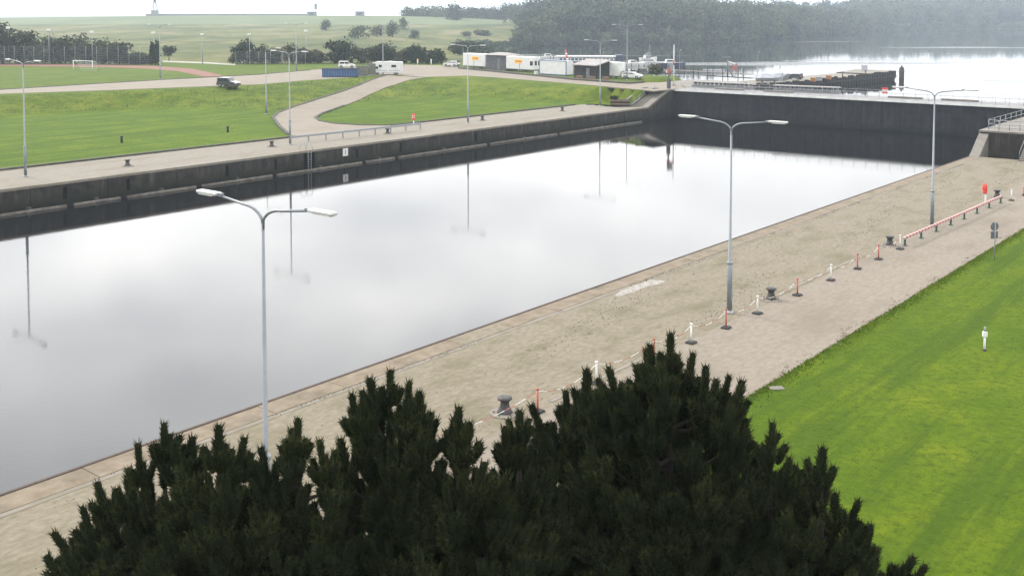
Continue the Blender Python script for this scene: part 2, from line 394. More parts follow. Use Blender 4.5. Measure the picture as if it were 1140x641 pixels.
M['bank_blades'] = foliage_mat('rough_grass', (0.0265, 0.0475, 0.0070), (0.0585, 0.0808, 0.0154), 0.3, 0.3)
def ground_mat():
    m = bpy.data.materials.new('grass_ground')
    m.use_nodes = True
    n, l = m.node_tree.nodes, m.node_tree.links
    b = n['Principled BSDF']
    b.inputs['Roughness'].default_value = 1.0
    b.inputs['Specular IOR Level'].default_value = 0.08
    g = n.new('ShaderNodeNewGeometry'); sp = n.new('ShaderNodeSeparateXYZ')
    l.new(g.outputs['Position'], sp.inputs[0])
    def noise(sc, det=5, rough=0.6, stretch=None, rot=0):
        t = n.new('ShaderNodeTexNoise'); t.inputs['Scale'].default_value = sc
        t.inputs['Detail'].default_value = det; t.inputs['Roughness'].default_value = rough
        if stretch:
            q = n.new('ShaderNodeMapping'); q.vector_type = 'TEXTURE'; q.inputs['Scale'].default_value = tuple(1 / u_ for u_ in stretch); q.inputs['Rotation'].default_value = (0, 0, -rot)
            l.new(g.outputs['Position'], q.inputs[0]); l.new(q.outputs[0], t.inputs[0])
        else:
            l.new(g.outputs['Position'], t.inputs[0])
        return t.outputs[0]
    def ramp(src, *st_):
        r_ = n.new('ShaderNodeValToRGB')
        e = r_.color_ramp.elements
        while len(e) < len(st_): e.new(0.5)
        for k, (p, c) in enumerate(st_):
            e[k].position = p; e[k].color = (*c, 1)
        l.new(src, r_.inputs[0]); return r_.outputs[0]
    def mix(f, a, c, mode='MIX'):
        mm = n.new('ShaderNodeMixRGB'); mm.blend_type = mode
        for k, v in ((0, f), (1, a), (2, c)):
            if hasattr(v, 'links'): l.new(v, mm.inputs[k])
            elif isinstance(v, tuple): mm.inputs[k].default_value = (*v, 1)
            else: mm.inputs[k].default_value = v
        return mm.outputs[0]
    def mrange(src, a, c):
        mr = n.new('ShaderNodeMapRange'); mr.inputs[1].default_value = a; mr.inputs[2].default_value = c
        l.new(src, mr.inputs[0]); return mr.outputs[0]
    # mown lawn: bright, with yellow and dark blotches and mower lanes along the lock
    lawn = ramp(noise(0.16, 10, 0.74), (0.34, (0.0361, 0.0682, 0.0022)), (0.50, (0.0575, 0.0936, 0.0029)), (0.66, (0.0904, 0.1158, 0.0044)))
    lawn = mix(mrange(noise(0.30, 8, 0.70, (0.10, 1.8, 1), -ROTZ), 0.47, 0.57), lawn, (0.0378, 0.0682, 0.0029))
    lawn = mix(mrange(noise(2.4, 10, 0.80), 0.47, 0.66), lawn, (0.0279, 0.0475, 0.0029))
    lawn = mix(mrange(noise(0.9, 9, 0.80), 0.635, 0.69), lawn, (0.0575, 0.0427, 0.0189))
    # unmown bank
    bank = ramp(noise(0.22, 9, 0.72), (0.34, (0.0294, 0.0518, 0.0039)), (0.50, (0.0571, 0.0838, 0.0058)), (0.66, (0.0951, 0.1088, 0.0129)))
    bank = mix(mrange(noise(0.7, 8, 0.75), 0.52, 0.74), bank, (0.0294, 0.0411, 0.0064))
    # meadow with pale dry stems
    mead = ramp(noise(0.020, 10, 0.72, (1.0, 0.5, 1)), (0.40, (0.0304, 0.0426, 0.0140)), (0.47, (0.0593, 0.0672, 0.0250)), (0.53, (0.0851, 0.0886, 0.0296)), (0.60, (0.1254, 0.1132, 0.0640)))
    mead = mix(mrange(noise(0.075, 9, 0.75, (1.0, 0.4, 1)), 0.50, 0.66), mead, (0.0350, 0.0476, 0.0156))
    zn = n.new('ShaderNodeMath'); zn.operation = 'MULTIPLY_ADD'; l.new(noise(0.25), zn.inputs[0]); zn.inputs[1].default_value = 0.5; l.new(sp.outputs[2], zn.inputs[2])
    f1 = mrange(zn.outputs[0], 0.40, 0.62)
    f2 = mrange(zn.outputs[0], 3.02, 2.86)
    ff = n.new('ShaderNodeMath'); ff.operation = 'MULTIPLY'; l.new(f1, ff.inputs[0]); l.new(f2, ff.inputs[1])
    upper = mix(0.35, lawn, (0.0578, 0.0782, 0.0238))
    fu = mrange(sp.outputs[2], 2.6, 2.7)
    c = mix(fu, lawn, upper)
    c = mix(ff.outputs[0], c, bank)
    yn = n.new('ShaderNodeMath'); yn.operation = 'MULTIPLY_ADD'; l.new(noise(0.06), yn.inputs[0]); yn.inputs[1].default_value = 26; l.new(sp.outputs[1], yn.inputs[2])
    c = mix(mrange(yn.outputs[0], 309, 316), c, mead)
    l.new(c, b.inputs['Base Color'])
    bn = n.new('ShaderNodeBump'); bn.inputs['Strength'].default_value = 0.8; bn.inputs['Distance'].default_value = 0.10
    l.new(noise(3.0, 8, 0.75), bn.inputs['Height'])
    l.new(bn.outputs[0], b.inputs['Normal'])
    return m
M['ground'] = ground_mat()

def water_mat(name, ripple, patches=False):
    m = bpy.data.materials.new(name)
    m.use_nodes = True
    n, l = m.node_tree.nodes, m.node_tree.links
    b = n['Principled BSDF']
    b.inputs['Base Color'].default_value = (0.005, 0.0055, 0.006, 1)
    b.inputs['Roughness'].default_value = 0.03
    b.inputs['IOR'].default_value = 1.333
    b.inputs['Specular IOR Level'].default_value = 0.5
    g = n.new('ShaderNodeNewGeometry')
    t = n.new('ShaderNodeTexNoise'); t.inputs['Scale'].default_value = 4.0; t.inputs['Detail'].default_value = 4
    q = n.new('ShaderNodeMapping'); q.inputs['Scale'].default_value = (0.6, 1.3, 1)
    l.new(g.outputs['Position'], q.inputs[0]); l.new(q.outputs[0], t.inputs[0])
    t2 = n.new('ShaderNodeTexNoise'); t2.inputs['Scale'].default_value = 0.05; t2.inputs['Detail'].default_value = 3
    l.new(g.outputs['Position'], t2.inputs[0])
    mr = n.new('ShaderNodeMapRange'); mr.inputs[1].default_value = 0.40; mr.inputs[2].default_value = 0.68
    mr.inputs[3].default_value = ripple * 0.25; mr.inputs[4].default_value = ripple
    l.new(t2.outputs[0], mr.inputs[0])
    strength = mr.outputs[0]
    if patches:
        # breeze-ruffled lanes that mirror a higher, brighter part of the sky
        t3 = n.new('ShaderNodeTexNoise'); t3.inputs['Scale'].default_value = 0.006; t3.inputs['Detail'].default_value = 5
        q3 = n.new('ShaderNodeMapping'); q3.inputs['Scale'].default_value = (0.6, 3.2, 1)
        l.new(g.outputs['Position'], q3.inputs[0]); l.new(q3.outputs[0], t3.inputs[0])
        m3 = n.new('ShaderNodeMapRange'); m3.inputs[1].default_value = 0.60; m3.inputs[2].default_value = 0.63; m3.inputs[4].default_value = 0.5
        l.new(t3.outputs[0], m3.inputs[0])
        ad = n.new('ShaderNodeMath'); ad.operation = 'ADD'; l.new(strength, ad.inputs[0]); l.new(m3.outputs[0], ad.inputs[1])
        strength = ad.outputs[0]
    bn = n.new('ShaderNodeBump'); bn.inputs['Distance'].default_value = 0.05
    l.new(strength, bn.inputs['Strength'])
    l.new(t.outputs[0], bn.inputs['Height']); l.new(bn.outputs[0], b.inputs['Normal'])
    return m
M['water'] = water_mat('lock_water', 0.055)
M['lake'] = water_mat('lake_water', 0.03, True)

# ------------------------------------------------------------------ mesh builders
class MB:
    def __init__(self): self.v, self.f, self.mi, self.sm = [], [], [], []
    def add(self, v, f, mi=0, sm=False):
        o = len(self.v); self.v += [tuple(p) for p in v]
        self.f += [tuple(i + o for i in q) for q in f]; self.mi += [mi] * len(f); self.sm += [sm] * len(f)
        return self
    def box(self, c, d, rz=0.0, mi=0, bev=0.0, rot=None):
        x, y, z = d[0] / 2, d[1] / 2, d[2] / 2
        mat_ = (rot if rot is not None else Matrix.Rotation(rz, 3, 'Z'))
        if bev <= 0:
            vs_ = [(sx * x, sy * y, sz * z) for sz in (-1, 1) for sx, sy in ((-1, -1), (1, -1), (1, 1), (-1, 1))]
            fs = [(3, 2, 1, 0), (4, 5, 6, 7), (0, 1, 5, 4), (1, 2, 6, 5), (2, 3, 7, 6), (3, 0, 4, 7)]
        else:
            b = min(bev, x * .9, y * .9, z * .9)
            ring = lambda a, c_, zz: [(-a + (b if False else 0), -c_, zz), (a, -c_, zz), (a, c_, zz), (-a, c_, zz)]
            def oct_(a, c_, zz, k): return [(-a + k, -c_, zz), (a - k, -c_, zz), (a, -c_ + k, zz), (a, c_ - k, zz), (a - k, c_, zz), (-a + k, c_, zz), (-a, c_ - k, zz), (-a, -c_ + k, zz)]
            vs_ = oct_(x - b, y - b, -z, b * .4) + oct_(x, y, -z + b, b) + oct_(x, y, z - b, b) + oct_(x - b, y - b, z, b * .4)
            fs = [tuple(range(7, -1, -1)), tuple(range(24, 32))]
            for r_ in range(3):
                for k in range(8):
                    fs.append((r_ * 8 + k, r_ * 8 + (k + 1) % 8, r_ * 8 + 8 + (k + 1) % 8, r_ * 8 + 8 + k))
        C = Vector(c)
        return self.add([mat_ @ Vector(p) + C for p in vs_], fs, mi)
    def tube(self, pts, rad, n=8, mi=0, cap=True, sm=True):
        pts = [Vector(p) for p in pts]
        if not hasattr(rad, '__len__'): rad = [rad] * len(pts)
        vs_, fs = [], []
        up = Vector((0, 0, 1))
        for i, p in enumerate(pts):
            d = (pts[min(i + 1, len(pts) - 1)] - pts[max(i - 1, 0)])
            d = d.normalized() if d.length > 1e-9 else Vector((0, 0, 1))
            ref = up if abs(d.dot(up)) < 0.95 else Vector((1, 0, 0))
            a = d.cross(ref).normalized(); b = d.cross(a)
            for k in range(n):
                an = 2 * math.pi * k / n
                vs_.append(p + (a * math.cos(an) + b * math.sin(an)) * rad[i])
        for i in range(len(pts) - 1):
            for k in range(n):
                fs.append((i * n + k, i * n + (k + 1) % n, (i + 1) * n + (k + 1) % n, (i + 1) * n + k))
        self.add(vs_, [tuple(reversed(q)) for q in fs], mi, sm)
        if cap:
            o = len(self.v) - len(vs_)
            self.f += [tuple(o + k for k in range(n)), tuple(o + (len(pts) - 1) * n + k for k in reversed(range(n)))]
            self.mi += [mi] * 2; self.sm += [False] * 2
        return self
    def lathe(self, prof, n=16, c=(0, 0, 0), mi=0):
        """prof: (radius, z) from bottom to top"""
        vs_, fs = [], []
        for r_, z in prof:
            for k in range(n):
                an = 2 * math.pi * k / n
                vs_.append((c[0] + r_ * math.cos(an), c[1] + r_ * math.sin(an), c[2] + z))
        for i in range(len(prof) - 1):
            for k in range(n):
                fs.append((i * n + k, i * n + (k + 1) % n, (i + 1) * n + (k + 1) % n, (i + 1) * n + k))
        self.add(vs_, fs, mi, True)
        o = len(self.v) - len(vs_)
        self.f += [tuple(o + k for k in reversed(range(n))), tuple(o + (len(prof) - 1) * n + k for k in range(n))]
        self.mi += [mi] * 2; self.sm += [False] * 2
        return self
    def extrude(self, prof, w, rz=0.0, c=(0, 0, 0), mi=0):
        """prof: closed outline in local (x, z), extruded along local y by w"""
        n = len(prof)
        m_ = Matrix.Rotation(rz, 3, 'Z'); C = Vector(c)
        vs_ = [m_ @ Vector((x, -w / 2, z)) + C for x, z in prof] + [m_ @ Vector((x, w / 2, z)) + C for x, z in prof]
        fs = [tuple(range(n)), tuple(range(2 * n - 1, n - 1, -1))]
        fs += [((i + 1) % n, i, n + i, n + (i + 1) % n) for i in range(n)]
        return self.add(vs_, fs, mi)
    def build(self, name, mats, parent=None, bevel=0):
        me = bpy.data.meshes.new(name)
        me.from_pydata(self.v, [], self.f)
        for m_ in (mats if isinstance(mats, (list, tuple)) else [mats]):
            me.materials.append(M[m_] if isinstance(m_, str) else m_)
        me.polygons.foreach_set('material_index', self.mi)
        me.polygons.foreach_set('use_smooth', self.sm)
        me.update()
        if bevel:
            bm = bmesh.new(); bm.from_mesh(me)
            bmesh.ops.bevel(bm, geom=bm.edges[:], offset=bevel, segments=2, affect='EDGES', clamp_overlap=True)
            bmesh.ops.recalc_face_normals(bm, faces=bm.faces)
            bm.to_mesh(me); bm.free()
        return link(name, me, parent)
def link(name, me, parent=None):
    o = bpy.data.objects.new(name, me)
    COL.objects.link(o)
    o.parent = parent
    return o
def np_mesh(name, v, faces_flat, k, mats, parent=None, mi=None):
    """fast mesh from arrays: v (n,3), faces_flat (m,k)"""
    me = bpy.data.meshes.new(name)
    nf = len(faces_flat)
    me.vertices.add(len(v)); me.vertices.foreach_set('co', np.asarray(v, np.float32).ravel())
    me.loops.add(nf * k); me.loops.foreach_set('vertex_index', np.asarray(faces_flat, np.int32).ravel())
    me.polygons.add(nf)
    me.polygons.foreach_set('loop_start', np.arange(0, nf * k, k, dtype=np.int32))
    me.polygons.foreach_set('loop_total', np.full(nf, k, np.int32))
    for m_ in mats: me.materials.append(M[m_])
    if mi is not None: me.polygons.foreach_set('material_index', np.asarray(mi, np.int32))
    me.update(calc_edges=True); me.validate()
    return link(name, me, parent)
def thing(name, label, cat, loc=(0, 0, 0), rz=0.0, group=None):
    o = bpy.data.objects.new(name, None)
    COL.objects.link(o)
    o.location = loc; o.rotation_euler = (0, 0, rz)
    o.empty_display_size = 0.2
    o['label'] = label; o['category'] = cat
    if group: o['group'] = group
    return o
def tag(o, label=None, cat=None, group=None, kind=None):
    if label: o['label'] = label
    if cat: o['category'] = cat
    if group: o['group'] = group
    if kind: o['kind'] = kind
    return o
def struct(o, label=None): return tag(o, label, kind='structure')
def dup(root, loc, rz, label, group=None, scale=1.0):
    r_ = root.copy(); COL.objects.link(r_)
    r_.location = loc; r_.rotation_euler = (0, 0, rz); r_.scale = (scale,) * 3
    r_['label'] = label
    if group: r_['group'] = group
    for ch in root.children:
        c = ch.copy(); COL.objects.link(c); c.parent = r_
        for g_ in ch.children:
            d = g_.copy(); COL.objects.link(d); d.parent = c
    return r_

def sheet(name, poly, off, material, spacing=None, skirt=0.0, flat=None):
    """a sheet laid over the terrain inside a map polygon, with an edge going down"""
    poly = [tuple(p) for p in poly]
    n = len(poly)
    pts, edges = [], []
    if spacing:
        for i in range(n):
            a, b = np.array(poly[i]), np.array(poly[(i + 1) % n])
            k = max(1, int(np.linalg.norm(b - a) / spacing))
            for j in range(k): pts.append(tuple(a + (b - a) * j / k))
    else:
        pts = list(poly)
    nb = len(pts)
    edges = [(i, (i + 1) % nb) for i in range(nb)]
    if spacing:
        p = np.array(pts); x0, y0 = p.min(0); x1, y1 = p.max(0)
        gx, gy = np.meshgrid(np.arange(x0, x1, spacing), np.arange(y0, y1, spacing))
        gx, gy = gx.ravel(), gy.ravel()
        ok = inside(poly, gx, gy)
        ok &= dist_line(poly + [poly[0]], gx, gy) > spacing * .4
        pts += list(zip(gx[ok].tolist(), gy[ok].tolist()))
    v2, e2, f2, *_ = delaunay_2d_cdt([Vector(p) for p in pts], edges, [], 1, 1e-5)
    xs, ys = np.array([p.x for p in v2]), np.array([p.y for p in v2])
    z = np.full(xs.shape, flat) if flat is not None else terrain(xs, ys)
    v = [(x, y, q + off) for x, y, q in zip(xs, ys, z)]
    f = []
    for q in f2:
        a, b, c = (Vector((xs[i], ys[i])) for i in q[:3])
        f.append(tuple(q) if (b - a).cross(c - a) > 0 else tuple(reversed(q)))
    mb = MB().add(v, f)
    if skirt:
        zb = np.full(nb, flat) if flat is not None else terrain(np.array([p[0] for p in pts[:nb]]), np.array([p[1] for p in pts[:nb]]))
        top = [(pts[i][0], pts[i][1], zb[i] + off) for i in range(nb)]
        bot = [(x, y, q - skirt) for x, y, q in top]
        mb.add(top + bot, [(i, (i + 1) % nb, nb + (i + 1) % nb, nb + i) for i in range(nb)])
    return mb.build(name, material)
def strip(name, line, w, h, material, z=None, base=-0.2, parent=None):
    """a kerb: rectangular bar following a map line on the terrain"""
    pts = []
    for (a, b) in zip(line[:-1], line[1:]):
        a, b = np.array(a), np.array(b); k = max(1, int(np.linalg.norm(b - a) / 2.0))
        pts += [a + (b - a) * j / k for j in range(k)]
    pts.append(np.array(line[-1]))
    v, f = [], []
    for i, p in enumerate(pts):
        d = pts[min(i + 1, len(pts) - 1)] - pts[max(i - 1, 0)]
        d = d / (np.linalg.norm(d) + 1e-9); nn = np.array([-d[1], d[0]]) * w / 2
        zz = z if z is not None else tz(*p)
        for q, hz in ((p - nn, base), (p - nn, h), (p + nn, h), (p + nn, base)):
            v.append((q[0], q[1], zz + hz))
    for i in range(len(pts) - 1):
        for k in range(4):
            f.append((i * 4 + k, i * 4 + (k + 1) % 4, i * 4 + 4 + (k + 1) % 4, i * 4 + 4 + k))
    f += [(3, 2, 1, 0), tuple((len(pts) - 1) * 4 + k for k in range(4))]
    return MB().add(v, f).build(name, material, parent)
def lockbox(name, s0, s1, t0, t1, z0, z1, material, parent=None, bev=0.0):
    """box in lock coordinates"""
    c = st((s0 + s1) / 2, (t0 + t1) / 2)
    return MB().box((c[0], c[1], (z0 + z1) / 2), (s1 - s0, t1 - t0, z1 - z0), ROTZ, bev=bev).build(name, material, parent)

# ------------------------------------------------------------------ the land
ROAD = [G(px, py, ZU) for px, py in [(-110, 112), (0, 104.8), (122, 100.6), (235, 96.2), (290, 94.2), (339, 89.8), (382, 87.2), (431, 83.0),
        (452, 84.6), (472, 86.2), (493, 85.4), (520, 84.5), (562, 87.3), (650, 94.3), (710, 99.9), (728, 101.4), (752, 99.6), (762, 96.5), (745, 92), (716, 92.2), (700, 93.4), (640, 89.2),
        (600, 85), (560, 81), (525, 78), (505, 73.6), (450, 72.3), (420, 73), (357, 77.3), (290, 83.5), (178, 89.5), (0, 100.4), (-110, 107)]]
RAMP_L = [GT(px, py) for px, py in [(431, 83.8), (400, 95), (365, 107), (330, 118), (309, 126), (304, 131), (311, 141), (321.5, 150)]]
RAMP_R = [GT(px, py) for px, py in [(433, 140), (400, 139.8), (372, 138), (356, 135), (351, 131), (360, 126), (382.7, 118), (410, 106), (433.6, 96), (455, 89.5), (472, 86.7)]]
s_a, s_b = to_st(*RAMP_L[-1])[0], to_st(*RAMP_R[0])[0]
RAMP = RAMP_L + [st(s_a - 1, -111.6), st(s_b, -111.6)] + RAMP_R

S0_ = -70.0
def make_ground():
    def axis(lo, hi, step, far_lo, far_hi):
        a = list(np.arange(lo, hi, step))
        d, x = step, hi
        up_ = []
        while x < far_hi: up_.append(x); d *= 1.12; x += d
        up_.append(far_hi)
        dn = []; d, x = step, lo
        while x > far_lo: d *= 1.16; x -= d; dn.append(max(x, far_lo))
        return np.array(sorted(set(dn)) + a + up_)
    X = axis(-135, 75, 1.5, -6000, 6000)
    Y = axis(85, 330, 1.5, -1500, 6000)
    gx, gy = np.meshgrid(X, Y)
    z = terrain(gx, gy)
    z = np.where(inside(RAMP, gx, gy) & (dist_line(RAMP + [RAMP[0]], gx, gy) > 0.3), z - 0.2, z)
    z = z + np.where((gy > 300) & (z > 1), 0, 0)
    # a little unevenness on the unmown bank
    wob = RNG.normal(0, 1, z.shape)
    z = z + np.where((z > 0.3) & (z < 2.4) & (gy < 330) & ~inside(RAMP, gx, gy), wob * 0.05, 0)
    v = np.stack([gx, gy, z], -1).reshape(-1, 3)
    ny, nx = gx.shape
    i = (np.arange(ny - 1)[:, None] * nx + np.arange(nx - 1)[None]).ravel()
    f = np.stack([i, i + 1, i + nx + 1, i + nx], -1)
    o = np_mesh('ground', v, f, 4, ['ground'])
    o.data.polygons.foreach_set('use_smooth', np.ones(len(f), bool))
    return struct(o, 'green lawns, banks and pale meadow around the lock')
make_ground()
struct(sheet('road', ROAD, 0.03, 'asphalt', None, 0.2, flat=ZU), 'pale access road running along the top of the bank')
struct(sheet('ramp_road', RAMP, 0.05, 'asphalt', 1.5, 0.35), 'pale ramp road curving from the far quay up to the upper road')
LT = [GT(px, py) for px, py in [(-110, 108), (0, 100.2), (178, 89.3), (290, 83.2), (345, 78.6)]]
struct(sheet('lawn', [st(S0_, -20.5), st(S0_, 150), st(128, 150), st(128, -20.3)], 0.03, 'ground', None, 0.3, flat=0.0), 'bright mown lawn right of the service road')
struct(strip('kerb', [(p[0], p[1]) for p in LT], 0.5, 0.12, 'kerb', z=ZU), 'dark kerb along the far side of the upper road')
struct(strip('kerb', RAMP_L[:-1] + [RAMP_L[-1]], 0.45, 0.16, 'kerb'), 'dark kerb on the left edge of the ramp road')
struct(strip('kerb', RAMP_R[:7], 0.4, 0.16, 'kerb'), 'dark kerb round the tip of the grass island')
struct(strip('kerb', [st(-60, -112), st(s_a - 1, -112)], 0.55, 0.2, 'kerb', z=0.0), 'dark kerb between the left lawn and the far quay')
struct(strip('kerb', [st(s_b, -112.2), st(157, -112.2)], 0.45, 0.2, 'kerb', z=0.0), 'dark kerb between the grass island and the far quay')
TRACK = [G(px, py, ZU) for px, py in [(-120, 69.6), (0, 71.3), (100, 72.2), (170, 73.5), (215, 77), (246, 83.6), (246, 85.6), (226, 85.6), (212, 82.4), (196, 79.4), (160, 76.6), (100, 74.8), (0, 73.8), (-120, 72.4)]]
struct(sheet('running_track', TRACK, 0.03, 'track', flat=ZU), 'red-brown running track around the sports field')
PATH = [G(px, py, ZU) for px, py in [(181, 67.8), (230, 69.6), (262, 71.4), (262, 73.2), (230, 71.2), (181, 69.4)]]
struct(sheet('path', PATH, 0.04, 'path', flat=ZU), 'pale straight path behind the running track')

# sea beyond the dike and the two waters
struct(MB().add([st(-160, T_L - 0.3) + (ZW,), st(-160, T_R + 0.3) + (ZW,), st(172, T_R + 0.3) + (ZW,), st(172, T_L - 0.3) + (ZW,)], [(0, 1, 2, 3)]).build('lock_water', 'water'), 'calm pale water filling the lock basin')
lk = [(x, y) for x, y in LAKE]
lkc = np.array(lk)
big = sheet('lake_water', lk, 0, 'lake', flat=ZW)
struct(big, 'still lake water beyond the lock gate')

# ------------------------------------------------------------------ dike and far horizon
DK = 960.0
dl, dr = [], []
dk = MB()
prof = []
for px, cy in [(-260, 22.0), (-80, 21.0), (0, 20.4), (60, 19.2), (160, 18.2), (240, 17.6), (340, 17.6), (440, 18.0), (500, 19.5), (560, 22.5)]:
    p = at_depth(px, cy, DK)
    prof.append(p)
v, f = [], []
for p in prof:
    g0 = tz(p.x, DK - 45)
    for dy, zz in ((-75, g0 - 0.5), (-8, p.z - 0.5), (-2, p.z), (3, p.z), (45, 2.0)):
        v.append((p.x, DK + dy, zz))
for i in range(len(prof) - 1):
    for k in range(4):
        f.append((i * 5 + k, (i + 1) * 5 + k, (i + 1) * 5 + k + 1, i * 5 + k + 1))
M['dike'] = mat('dike_grass', (0.050, 0.070, 0.026), (0.075, 0.092, 0.034), 0.02, 1.0)
struct(MB().add(v, f, 0, True).build('dike', 'dike'), 'long grassy sea dike on the horizon')

def far_box(name, x0, x1, y0, y1, depth, thick, material, parent=None):
    a, b = at_depth(x0, y1, depth), at_depth(x1, y0, depth)
    return MB().box(((a.x + b.x) / 2, depth + thick / 2, (a.z + b.z) / 2), (abs(b.x - a.x), thick, abs(b.z - a.z))).build(name, material, parent)
bw = far_box('breakwater', 162, 352, 15.6, 19.5, DK + 30, 4, 'stone_grey')
tag(bw, 'long low grey breakwater wall behind the dike', 'wall')

def lighthouse():
    b = at_depth(172.5, 18.5, DK + 20)
    t = thing('lighthouse', 'small lattice beacon tower on a grey base on the horizon', 'lighthouse', (b.x, b.y, b.z))
    k = (DK + 20) / F
    MB().box((0, 0, 2.8), (6.4 * k, 6.4 * k, 5.6)).build('base', 'stone_grey', t)
    z0, z1 = 5.6, 5.6 + 8.5 * k
    for sx in (-1, 1):
        for sy in (-1, 1):
            MB().tube([(sx * 2.1, sy * 2.1, z0), (sx * 0.9, sy * 0.9, z1)], 0.28, 6).build('leg', 'stone_grey', t)
    MB().box((0, 0, z0 + 3.0), (3.7, 3.7, 0.3)).build('brace', 'stone_grey', t)
    l_ = MB().lathe([(1.4, 0), (1.4, 0.4), (1.1, 0.5), (1.1, 2.4), (1.35, 2.5), (0.2, 3.6)], 12, (0, 0, z1)).build('lantern', 'dark_grey', t)
    MB().tube([(0, 0, z1 + 3.5), (0, 0, z1 + 5.0)], 0.12, 6).build('finial', 'dark_grey', l_)
lighthouse()
for (x0, x1, y0, lab) in ((342.5, 352, 13.4, 'left one of the two grey huts on the dike crest, below a thin mast'), (396, 405.5, 13.2, 'right one of the two grey huts on the dike crest')):
    c = at_depth((x0 + x1) / 2, 17.8, DK)
    w = (x1 - x0) * DK / F; h = (17.8 - y0) * DK / F
    t = thing('hut', lab, 'hut', (c.x, c.y, c.z - 0.4), group='huts on the dike')
    MB().box((0, 0, h / 2 - 0.2), (w, 5, h)).build('wall', 'stone_grey', t)
    MB().extrude([(-w / 2 - .3, h - .3), (w / 2 + .3, h - .3), (w / 2 - .6, h + .5), (-w / 2 + .6, h + .5)], 5.6).build('roof', 'dark_grey', t)
    MB().box((0, -2.53, h * .5), (w * .5, 0.06, h * .3)).build('window', 'glass', t)
c = at_depth(351.5, 17.5, DK + 5)
t = thing('radar_mast', 'thin grey mast with a panel on the dike crest', 'mast', (c.x, c.y, c.z - 0.5))
MB().tube([(0, 0, 0), (0, 0, 10.5)], 0.22, 6).build('pole', 'stone_grey', t)
MB().box((0, 0, 8.4), (2.4, 0.4, 5.0)).build('panel', 'stone_grey', t)

# ------------------------------------------------------------------ quays
S0 = -70.0
# left quay: body, wall panels, panels coloured as recess shade, fender timbers
ql = lockbox('quay', S0, 160.8, -111.9, T_L - 0.25, -8, 0, 'quay_left')
struct(ql, 'pale far quay on the left of the lock basin')
pl = 8.0
k = 0
s = S0
while s < 160.8 - 0.5:
    e = min(s + pl, 160.8)
    lockbox('wall_panel', s + 0.025, e - 0.025, T_L - 0.26, T_L + (0.0 if k % 2 else 0.02), -8, -0.22, 'wall', ql)
    lockbox('coping', s + 0.012, e - 0.012, T_L - 1.0, T_L + 0.07, -0.22, 0.03 + 0.006 * (k % 3), 'pale_strip' if k % 4 == 1 else 'quay_left', ql)
    s = e; k += 1
for px, py in ((78, 216), (152, 207), (264, 192), (322, 185), (410, 172), (456, 165), (545, 154)):
    x, y = G(px, py, -1.1); s_, _ = to_st(x, y)
    r_ = lockbox('recess_shade_panel', s_ - 0.18, s_ + 0.18, T_L - 0.1, T_L + 0.05, -1.7, -0.5, 'niche_shade', ql)  # dark panel proud of the wall, recess shade painted as its colour
# ladder slot as a near-black panel, its shade in the colour, and grab hoops
x, y = G(354, 180, -1.2); s_l, _ = to_st(x, y)
lockbox('recess_shade_panel', s_l - 0.8, s_l + 0.8, T_L - 0.1, T_L + 0.055, -3, -0.24, 'niche_shade', ql)
lad = MB()
for dx in (-0.25, 0.25):
    q = st(s_l + dx, T_L + 0.1)
    lad.tube([(q[0], q[1], -3.0), (q[0], q[1], 0.0)], 0.03, 6)
for i in range(10):
    a, b = st(s_l - 0.25, T_L + 0.1), st(s_l + 0.25, T_L + 0.1)
    lad.tube([(*a, -2.8 + i * 0.28), (*b, -2.8 + i * 0.28)], 0.02, 5)
for dx in (-0.5, 0.5):
    pts = []
    for i in range(9):
        an = math.pi * i / 8
        q = st(s_l + dx, T_L - 0.55 + 0.6 * math.cos(an))
        pts.append((*q, 0.05 + 0.75 * math.sin(an)))
    lad.tube(pts, 0.03, 6)
tag(lad.build('ladder', 'steel_far'), 'grey ladder with hoops in the slot of the far quay wall', 'ladder')
# white gauge plate on the wall
x, y = G(392, 171.5, -0.9); s_g, _ = to_st(x, y)
gp = lockbox('wall_sign', s_g - 0.42, s_g + 0.42, T_L + 0.03, T_L + 0.07, -1.25, -0.30, 'white')
tag(gp, 'small white square plate on the far quay wall', 'sign')
lockbox('mark', s_g - 0.06, s_g + 0.06, T_L + 0.07, T_L + 0.074, -1.05, -0.5, 'steel_dark', gp)
# fender timbers afloat along the wall
brk = [S0] + [to_st(*G(px, py, ZW))[0] for px, py in ((0, 247), (93, 233), (153, 224), (238, 211.5), (324, 199), (423, 184), (459, 178.5), (560, 163), (640, 151.5))] + [159]
for a, b in zip(brk[:-1], brk[1:]):
    if b - a < 1: continue
    m_ = MB()
    for (dt, dz, r_) in ((0.5, 0.06, 0.20),):
        p0, p1 = st(a + 0.4, T_L + dt), st(b - 0.4, T_L + dt)
        m_.tube([(*p0, ZW + dz), (*p1, ZW + dz)], r_, 8)
    fb = m_.build('fender_timber', 'fender', ql)
    MB().box((*st((a + b) / 2, T_L + 0.25), ZW + 0.2), (0.4, 0.5, 0.5), ROTZ).build('bracket', 'black', fb)

